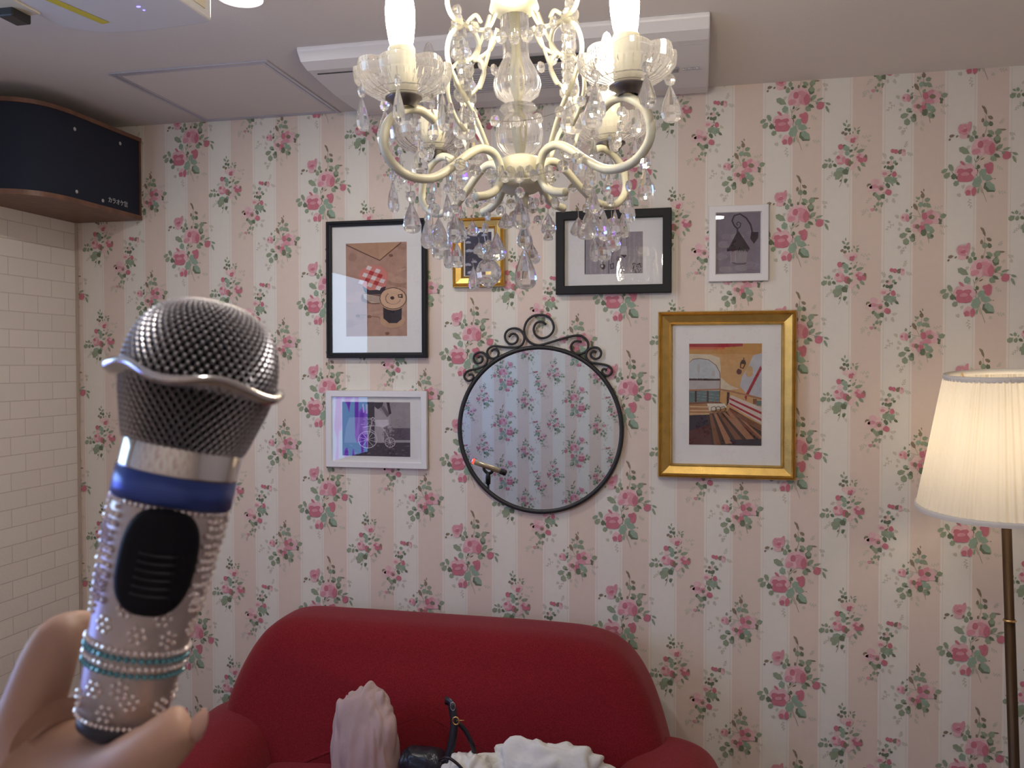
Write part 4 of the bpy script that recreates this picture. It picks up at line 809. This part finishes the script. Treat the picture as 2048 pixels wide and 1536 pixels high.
for ai,az in enumerate(ARMS):
    bm=BM(); tube(bm,radial(az,arm_pts),.0056,12,5); cobj('arm',bm,cream,ch,True)
    for s_,r_ in((prS1,.0030),(prS2,.0030),(prS3,.0026)):
        pts=[(rr(dx),cz(y,CD-.707*rr(dx)*.8)) for dx,y in s_]
        bm=BM(); tube(bm,radial(az,pts),r_,10,5); cobj('scroll',bm,cream,ch,True)
    T=Vector((tip_r*math.sin(az),-tip_r*math.cos(az),cz(206,d0)))
    Mt=Matrix.Translation(T)
    bm=BM(); lathe(bm,[(.012,-.003),(.015,.002),(.022,.007),(.022,.009),(.010,.011),(.0075,.016),(.0075,-.002)],24,M=Mt,cap=False); cobj('cup_holder',bm,mat('dull_metal',(.22,.20,.19),.3,metal=.9),ch,True)
    petal=lambda r,z,a:r*(1+.07*abs(math.cos(a*4))*min(1,max(0,(z-T.z-.014)/.03)))
    def fr(r,z,a): zz=z; return r*(1+.075*abs(math.cos(a*4))*min(1,max(0,(z-.014)/.03)))
    def fr(r,z,a): return r*(1+.085*abs(math.cos(a*4))*min(1,max(0,(z-.008)/.022))+.012*math.cos(a*32)*(z<.034))
    bm=BM(); lathe(bm,[(.012,.010),(.026,.0095),(.038,.014),(.0475,.023),(.0530,.034),(.0545,.044),(.0540,.050),(.0520,.050),(.0515,.044),(.0495,.035),(.044,.0255),(.036,.018),(.024,.0135),(.012,.0135)],96,rfun=fr,cap=False)
    for v in bm.verts:
        v.co.z=.0095+(v.co.z-.0095)*.80
        if v.co.z>.03: v.co.z+=.006*abs(math.cos(math.atan2(v.co.y,v.co.x)*4))*(v.co.z-.03)/.02
    bm.transform(Mt); cobj('glass_cup',bm,cupg,ch,False)
    bm=BM(); lathe(bm,[(.0145,.012),(.0162,.016),(.0162,.066),(.0145,.069),(.0,.069)],24,M=Mt,cap=False); cobj('candle_socket',bm,cream,ch,True)
    lit=(ai!=3)
    bm=BM(); lathe(bm,[(.0125,.068),(.0148,.078),(.0172,.096),(.0176,.112),(.0150,.135),(.0100,.155),(.0045,.170),(.0,.174)],24,M=Mt,cap=False)
    cobj('candle_bulb',bm,bulb_on if lit else glass('clear_bulb_glass',(1,1,1),1.45,.6),ch,True)
    for k in range(5):
        a_=az+k*2*PI/5+.5; p=T+Vector((.050*math.cos(a_),.050*math.sin(a_),.030)); pendant(ch,p,.036 if k%2 else .040,.0105,crys2 if k==2 else crys,True,rd.uniform(0,3),hang=.012)
    # drops along the arm
    for rq,yq,Lq in((rr(150),334,.030),(rr(215),345,.034),(rr(245),300,.034)):
        p=Vector((rq*math.sin(az),-rq*math.cos(az),cz(yq,CD-.707*rq)-.005)); pendant(ch,p,Lq,.010,crys2 if rq>rr(200) and rq<rr(230) else crys,True,rd.uniform(0,3),hang=.012)
    # a cascade of beads below the arm's lowest curve
    bm=BM(); base_=Vector((rr(178)*math.sin(az),-rr(178)*math.cos(az),cz(354,CD-.707*rr(178))))
    for k in range(3): ball(bm,base_+Vector((.002*(-1)**k,0,-.009-.012*k)),.0082,8,4,(1,.6,1),Matrix.Rotation(rd.uniform(0,3),4,'Z'))
    cobj('bead_string',bm,crys)
    for dx in(-.007,.007): pendant(ch,base_+Vector((dx,0,-.036)),.034,.0095,crys2 if dx>0 else crys,False,rd.uniform(0,3),hang=.008)
    # faceted octagons strung under the upper scrolls
    bm=BM()
    for k in range(9):
        r_=rr(118)-.002*k*.3; z0_=cz(62+k*19); ball(bm,(r_*math.sin(az),-r_*math.cos(az),z0_),.0118 if k%3 else .0090,8,5,(1,.55,1),Matrix.Rotation(rd.uniform(0,3),4,'Z'))
    cobj('bead_string',bm,crys)
    r_=rr(112); pendant(ch,(r_*math.sin(az),-r_*math.cos(az),cz(225)),.040,.0125,crys,False,.3,hang=.006)
# swags between neighbouring arms
for i in range(4):
    a0,a1=ARMS[i],ARMS[(i+1)%4] if i<3 else ARMS[0]+2*PI
    if i==3: a0-=0; a1=ARMS[0]+0
    def P_(az,r,z): return Vector((r*math.sin(az),-r*math.cos(az),z))
    for r_,ys,sag,cnt,bs in((rr(150),338,.030,9,.0078),(rr(62),348,.006,5,.0090),(rr(215),215,.055,9,.0070),(rr(110),70,.030,7,.0085)):
        A_,B_=P_(a0,r_,cz(ys)),P_(a1,r_,cz(ys)); bm=BM()
        pts=[A_.lerp(B_,t)+Vector((0,0,-sag*4*t*(1-t))) for t in [k/(cnt+1) for k in range(cnt+2)]]
        tube(bm,pts,.0004,5)
        cobj('swag_wire',bm,wire); bm=BM()
        for p in pts[1:-1]: ball(bm,p,bs,8,4,(1,.6,1),Matrix.Rotation(rd.uniform(0,3),4,'Z'))
        cobj('bead_string',bm,crys)
    m_=P_(a0,rr(150),cz(338)).lerp(P_(a1,rr(150),cz(338)),.5)-Vector((0,0,.034)); pendant(ch,m_,.036,.011,crys2,True,.5)
# drops below the lower hub: strings reaching down
def cl(x,y,dd=0): # local point from image position at chandelier depth
    return Vector(((x-1036)*K,dd,cz(y)))
Tinv=TM.inverted()
for x,yt,yb,w_,m_,dd in((945,425,462,.0075,crys2,-.02),(958,470,500,.0075,crys,-.015),(975,450,500,.013,crys,.0),(992,425,497,.0095,crys2,-.01),(1047,440,543,.0125,crys,-.01),(1062,450,505,.010,crys2,.02),(1095,400,452,.0085,crys2,-.01),(1095,452,475,.0055,crys,-.01),(1168,415,470,.012,crys,-.05),(1180,405,460,.010,crys2,-.04),(1153,415,462,.010,crys,-.03),(945,500,558,.0065,crys2,.0),(870,425,480,.0095,crys,-.04),(888,440,490,.0095,crys2,-.04),(1010,400,440,.009,crys,.01)):
    p=cl(x,yt,dd); L=(yb-yt)*K*.72; p.z=cz(yb)+L; p=Tinv@p; pendant(ch,p,L,w_,m_,False,rd.uniform(-.3,.3),hang=(yb-yt)*K*.28)
bm=BM()
for x,y,r_,dd in((925,395,.008,-.02),(940,408,.007,-.01),(960,402,.007,0),(985,392,.008,.01),(1000,420,.007,0),(975,432,.007,0),(1028,432,.008,0),(1048,425,.008,-.01),(1065,415,.008,0),(1085,395,.007,.01),(1110,405,.008,0),(1075,440,.007,0),(1010,445,.007,.0),(1130,392,.007,0),(970,455,.008,0),(1060,395,.006,.02)):
    ball(bm,Tinv@cl(x,y,dd),r_,8,4,(1,.6,1),Matrix.Rotation(rd.uniform(0,3),4,'Z'))
cobj('bead_string',bm,crys)
# large faceted ball
c_=Tinv@cl(976,545,0); bm=BM(); lathe(bm,[(.0005,.030),(.005,.024),(.006,.019),(.012,.014),(.0165,.006),(.0175,0),(.0165,-.007),(.0125,-.013),(.006,-.018),(.0005,-.0205)],12,M=Matrix.Translation(c_))
o=cobj('crystal_ball',bm,crys2); bm=BM(); tube(bm,[c_+Vector((0,0,.030)),c_+Vector((-.004,0,.055))],.0006,5); bm.transform(TM); obj('hanging_wire',bm,wire,o)
# ---------------------------------------------------------------- jewelled microphone held up near the camera
MD=.285; mpx=MD/F_PX
o0=dep(232,1478,MD)
view=ray(400,760).normalized()
up2=(CR*math.sin(R_(13.0))+CU*math.cos(R_(13.0)))
az_=(up2-view*up2.dot(view)).normalized()          # microphone axis, square to the line of sight at its collar
tow=-view                                          # towards the eye
rt=tow.cross(az_)*-1; rt=az_.cross(tow)*1.0
if rt.dot(CR)<0: rt=-rt
MM=Matrix(((rt.x,-tow.x,az_.x,o0.x),(rt.y,-tow.y,az_.y,o0.y),(rt.z,-tow.z,az_.z,o0.z),(0,0,0,1)))   # local: x right, -y to the eye, z along the microphone
mic=tag(empty('microphone'),'handheld microphone with mesh head and rhinestone covered handle, held up in a hand','microphone'); mic.matrix_world=MM
q=mpx*.985
steel=mat('grille_steel',(.36,.35,.37),.30,metal=1); foam=mat('dark_foam',(.012,.012,.016),.95)
headp=[(118,606),(124,620),(134,655),(145,695),(152,730),(154,755),(152,785),(144,820),(128,855),(104,882),(72,900),(38,908),(14,910)]
def prof_at(s):
    for (r0,s0),(r1,s1) in zip(headp,headp[1:]):
        if s0<=s<=s1: return r0+(r1-r0)*(s-s0)/(s1-s0)
    return headp[-1][0]
# arc-length samples of the head profile
P=smooth_path([(r,s,0) for r,s in headp],8); L=[0]
for a,b in zip(P,P[1:]): L.append(L[-1]+(b-a).length)
def samp(t):
    t*=L[-1]
    for i in range(len(L)-1):
        if L[i+1]>=t: u=(t-L[i])/(L[i+1]-L[i]+1e-9); v=P[i].lerp(P[i+1],u); return v.x,v.y
    return P[-1].x,P[-1].y
N=54; M_=36; bm=BM(); rows=[]
for j in range(M_+1):
    r,s=samp(j/M_); rows.append([bm.verts.new((r*q*math.cos(2*PI*(i+.5*(j%2))/N),r*q*math.sin(2*PI*(i+.5*(j%2))/N),s*q)) for i in range(N)])
for j in range(0,M_-1):
    for i in range(N):
        o_=(j%2)
        a=rows[j][i]; b=rows[j+1][(i-1+o_)%N]; c=rows[j+2][i]; d=rows[j+1][(i+o_)%N]
        bm.faces.new((a,d,c,b))
g=obj('head_grille',bm,steel,mic); wm=g.modifiers.new('wire','WIREFRAME'); wm.thickness=.00112; wm.use_even_offset=False; wm.use_replace=True
bm=BM()
for j in range(M_+1):
    r,s=samp(j/M_)
    if r<25 or (j<14): continue
    for i in range(N):
        a_=2*PI*(i+.5*(j%2))/N
        bmesh.ops.create_icosphere(bm,subdivisions=1,radius=.00078,matrix=Matrix.Translation((r*q*math.cos(a_)*1.003,r*q*math.sin(a_)*1.003,s*q*1.001)))
obj('weave_crossings',bm,steel,mic,True)
bm=BM(); lathe(bm,[((r-7)*q,s*q) for r,s in headp],48); obj('foam_liner',bm,foam,mic,True)
chrome=mat('mic_chrome',(.62,.60,.60),.12,metal=1)
# petal shaped collar ring
bm=BM(); n=120; RG=[]
for rr0,zz in((148,726),(163,731),(176,738),(181,746),(176,753),(163,753),(148,749)):
    RG.append([bm.verts.new(((rr0+ (8*math.cos(5*(2*PI*i/n-PI)) if rr0>155 else 0))*q*math.cos(2*PI*i/n),(rr0+(8*math.cos(5*(2*PI*i/n-PI)) if rr0>155 else 0))*q*math.sin(2*PI*i/n),(zz+(-9*math.cos(5*(2*PI*i/n-PI)+.3) if rr0>155 else 0))*q)) for i in range(n)])
for a,b in zip(RG,RG[1:]):
    for i in range(n): bm.faces.new((a[i],a[(i+1)%n],b[(i+1)%n],b[i]))
obj('collar_ring',bm,chrome,mic,True)
bm=BM(); lathe(bm,[(108*q,548*q),(119*q,550*q),(119*q,556*q),(119*q,606*q),(116*q,612*q)],64); obj('chrome_band',bm,chrome,mic,True)
blue=mat('blue_band',(.05,.09,.34),.3,metal=.5)
bm=BM(); lathe(bm,[(112*q,492*q),(120.5*q,494*q),(120.5*q,549*q),(112*q,551*q)],64); obj('blue_band',bm,blue,mic,True)
sil=mat('pearl_silver_sleeve',(.52,.46,.45),.35,metal=.6,var=.15,vscale=60)
body=[(60,10),(78,22),(84,50),(90,110),(96,190),(101,270),(107,360),(112,430),(113,470),(110,494)]
def br(s):
    for (r0,s0),(r1,s1) in zip(body,body[1:]):
        if s0<=s<=s1: return r0+(r1-r0)*(s-s0)/(s1-s0)
    return body[-1][0]
bm=BM(); lathe(bm,[(r*q,s*q) for r,s in body[2:]],48); obj('handle',bm,sil,mic,True)
bm=BM(); lathe(bm,[(40*q,0),(60*q,8*q),(80*q,22*q),(85*q,50*q)],48); obj('end_cap',bm,mat('mic_end_cap',(.02,.022,.035),.4),mic,True)
# switch
sw=BM(); cs=384; hh,ww=106,74
def surf(x,s,lift): # x, s in px on the front of the handle
    R=br(min(max(s,20),490)); x_=max(min(x,R-1),-R+1); return (x*q,-(math.sqrt(R*R-x_*x_)+lift)*q,s*q)
outl=[]
for i in range(40):
    t=2*PI*i/40; cx_,sx_=math.cos(t),math.sin(t)
    outl.append((ww*math.copysign(abs(cx_)**.75,cx_),cs+hh*math.copysign(abs(sx_)**.72,sx_)))
R0v=[sw.verts.new(surf(x,s,-4)) for x,s in outl]; R1v=[sw.verts.new(surf(x*.99,cs+(s-cs)*.99,12)) for x,s in outl]; R2v=[sw.verts.new(surf(x*.90,cs+(s-cs)*.93,17)) for x,s in outl]
R3v=[sw.verts.new(surf(x*.70,cs+(s-cs)*.78,15)) for x,s in outl]; R4v=[sw.verts.new(surf(x*.3,cs+(s-cs)*.4,13)) for x,s in outl]
for a,b in((R0v,R1v),(R1v,R2v),(R2v,R3v),(R3v,R4v)):
    for i in range(40): sw.faces.new((a[i],a[(i+1)%40],b[(i+1)%40],b[i]))
sw.faces.new(R4v); swo=obj('switch_plate',sw,mat('switch_black',(.004,.0045,.008),.6,spec=.2),mic,True)
bm=BM()
for i in range(6):
    s_=cs-60+i*16; tube(bm,[surf(x,s_-6*math.cos(x/40),15.5) for x in range(-36,37,12)],2.2*q,8)
obj('switch_slider',bm,mat('switch_black2',(.012,.013,.02),.4),swo,True)
gem=mat('rhinestone',(.90,.82,.82),.08,metal=.7,**{'Coat Weight':.6}); gemt=mat('teal_rhinestone',(.10,.34,.42),.15,metal=.5,**{'Coat Weight':.6}); gemd=mat('screen_glow_rhinestone',(.62,.56,.72),.12,metal=.6)  # gemd: rhinestone with the screen's bluish glow painted into its colour
def stone(bm,s,th,r):
    R=br(s)+r*.35; ball(bm,(R*q*math.sin(th),-R*q*math.cos(th),s*q),r*q,8,4,(1,1,1),Matrix.Rotation(th,4,'Z'))
for nm,s_,m_,r_ in(('rhinestone_band',203,gem,6.0),('teal_rhinestone_band',188,gemt,6.5),('rhinestone_band',172,gem,6.0),('teal_rhinestone_band',157,gemt,6.0),('rhinestone_band',52,gem,5.0),('rhinestone_band',485,gem,6)):
    bm=BM(); nst=int(2*PI*br(s_)/(2.05*r_))
    for i in range(nst): stone(bm,s_,2*PI*i/nst,r_)
    obj(nm,bm,m_,mic)
rd=random.Random(2)
def flower(s0,th0,pr=6.2,mt_=gem):
    bm=BM(); R=br(s0)
    for k in range(6):
        t=k*PI/3+th0*3; stone(bm,s0+2.3*pr*math.sin(t),th0+2.3*pr*math.cos(t)/R,pr*.85)
    stone(bm,s0,th0,pr*.8); obj('rhinestone_flower',bm,mt_,mic)
for s0,th0 in ((245,-.75),(238,-.05),(232,.55),(250,1.15),(268,-1.35),(118,-.7),(105,.1),(92,.85),(112,1.35),(85,-1.3),(275,.35),(285,-.35),(300,1.0),(128,-.15),(78,-.35)): flower(s0,th0)
# dense stones wrapping both sides of the switch
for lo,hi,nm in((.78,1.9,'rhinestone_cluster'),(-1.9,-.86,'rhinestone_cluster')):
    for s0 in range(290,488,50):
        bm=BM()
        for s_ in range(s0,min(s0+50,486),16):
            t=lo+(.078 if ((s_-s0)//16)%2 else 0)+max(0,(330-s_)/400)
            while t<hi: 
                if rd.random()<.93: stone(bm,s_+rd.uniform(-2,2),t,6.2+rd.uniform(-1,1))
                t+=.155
        obj(nm,bm,gem if lo>0 else (gemd if s0%100==90 else gem),mic)  # some clusters on the screen side take the painted glow
# ---------------------------------------------------------------- the hand that holds it
skin=bpy.data.materials.new('skin'); skin.use_nodes=True; nt=skin.node_tree; b=nt.nodes['Principled BSDF']
tc=nt.nodes.new('ShaderNodeTexCoord'); n1=nt.nodes.new('ShaderNodeTexNoise'); n1.inputs['Scale'].default_value=28; n1.inputs['Detail'].default_value=4
rp=nt.nodes.new('ShaderNodeValToRGB'); rp.color_ramp.elements[0].color=(.42,.235,.165,1); rp.color_ramp.elements[1].color=(.52,.32,.235,1)
n2=nt.nodes.new('ShaderNodeTexNoise'); n2.inputs['Scale'].default_value=160; n2.inputs['Detail'].default_value=4; bp=nt.nodes.new('ShaderNodeBump'); bp.inputs['Strength'].default_value=.18; bp.inputs['Distance'].default_value=.0008
for a_,b_ in((tc.outputs['Object'],n1.inputs['Vector']),(n1.outputs['Fac'],rp.inputs[0]),(rp.outputs[0],b.inputs['Base Color']),(tc.outputs['Object'],n2.inputs['Vector']),(n2.outputs['Fac'],bp.inputs['Height']),(bp.outputs[0],b.inputs['Normal'])): nt.links.new(a_,b_)
b.inputs['Roughness'].default_value=.5; b.inputs['Subsurface Weight'].default_value=.12; b.inputs['Subsurface Radius'].default_value=(.006,.002,.001); b.inputs['Subsurface Scale'].default_value=1
def HP(x,y,d): return dep(x,y,d)     # x,y rows of the hand's outline, d metres from the eye
person=tag(empty('person',HP(-250,2000,.33)),'left hand of the photographer gripping the jewelled microphone, thumb at its right','person')
V=[];E_=[];RD=[]
def node(p,r): V.append(p); RD.append(r*mpx); return len(V)-1
def chain(start,L):
    a=start
    for x,y,d,r in L:
        b_=node(HP(x,y,d),r); E_.append((a,b_)); a=b_
    return a
root=node(HP(-40,1760,.315),190)
chain(root,[(-120,1960,.305,190),(-230,2250,.285,215),(-420,2750,.255,270),(-700,3500,.22,340)])      # wrist, forearm
pal=node(HP(10,1620,.305),165); E_.append((root,pal))
th0=node(HP(160,1600,.284),122); E_.append((root,th0))
web=node(HP(102,1468,.291),98); E_.append((th0,web))
chain(th0,[(232,1560,.277,82),(290,1518,.270,64),(335,1480,.268,53),(366,1450,.268,46),(384,1441,.269,35)])   # thumb
ix=node(HP(-5,1535,.305),112); E_.append((pal,ix))
E_.append((ix,web))
chain(ix,[(70,1402,.302,82),(98,1318,.303,62),(118,1268,.308,50),(165,1255,.330,44),(225,1265,.338,42),(285,1300,.336,38),(315,1322,.325,32)])  # forefinger round the back
md=node(HP(80,1560,.325),80); E_.append((pal,md))
chain(md,[(130,1440,.335,52),(200,1390,.340,46),(262,1385,.336,40),(300,1395,.325,34)])
rg=node(HP(110,1640,.330),80); E_.append((pal,rg))
chain(rg,[(170,1540,.345,48),(220,1480,.342,44),(262,1470,.332,36)])
pk=node(HP(130,1720,.330),72); E_.append((root,pk))
chain(pk,[(190,1650,.345,44),(240,1590,.342,38),(268,1570,.332,32)])
inv=Matrix.Translation(-person.location)
me=bpy.data.meshes.new('hand'); me.from_pydata([inv@v for v in V],E_,[])
hand=link('hand',me,person,[skin])
sk=hand.modifiers.new('skin','SKIN'); sk.use_smooth_shade=True; sk.branch_smoothing=.8
for i,v in enumerate(me.skin_vertices[0].data): v.radius=(RD[i],RD[i]); v.use_root=(i==0)
ss=hand.modifiers.new('sub','SUBSURF'); ss.levels=ss.render_levels=3
# thumb nail
nl=BM(); c=HP(388,1452,.2615); tdir=(HP(385,1437,.269)-HP(335,1475,.268)).normalized(); nrm=(CAM-c).normalized(); nrm=(nrm*.25+CR*.95-CU*.15).normalized(); tdir=(tdir-nrm*tdir.dot(nrm)).normalized(); sd=nrm.cross(tdir)
c=HP(376,1446,.268)+nrm*34.5*mpx
rings=[]
for k,(rr_,dp) in enumerate(((1,-.0012),(.8,-.0003),(.45,.0002),(.15,.0004))):
    rings.append([nl.verts.new(inv@(c+tdir*(.0050*rr_*math.cos(t))+sd*(.0038*rr_*math.sin(t))+nrm*(dp-.0016*(rr_*math.sin(t))**2))) for t in [2*PI*i/20 for i in range(20)]])
for a,b_ in zip(rings,rings[1:]):
    for i in range(20): nl.faces.new((a[i],a[(i+1)%20],b_[(i+1)%20],b_[i]))
nl.faces.new(rings[-1]); obj('thumb_nail',nl,mat('nail',(.46,.27,.22),.3),person,True)
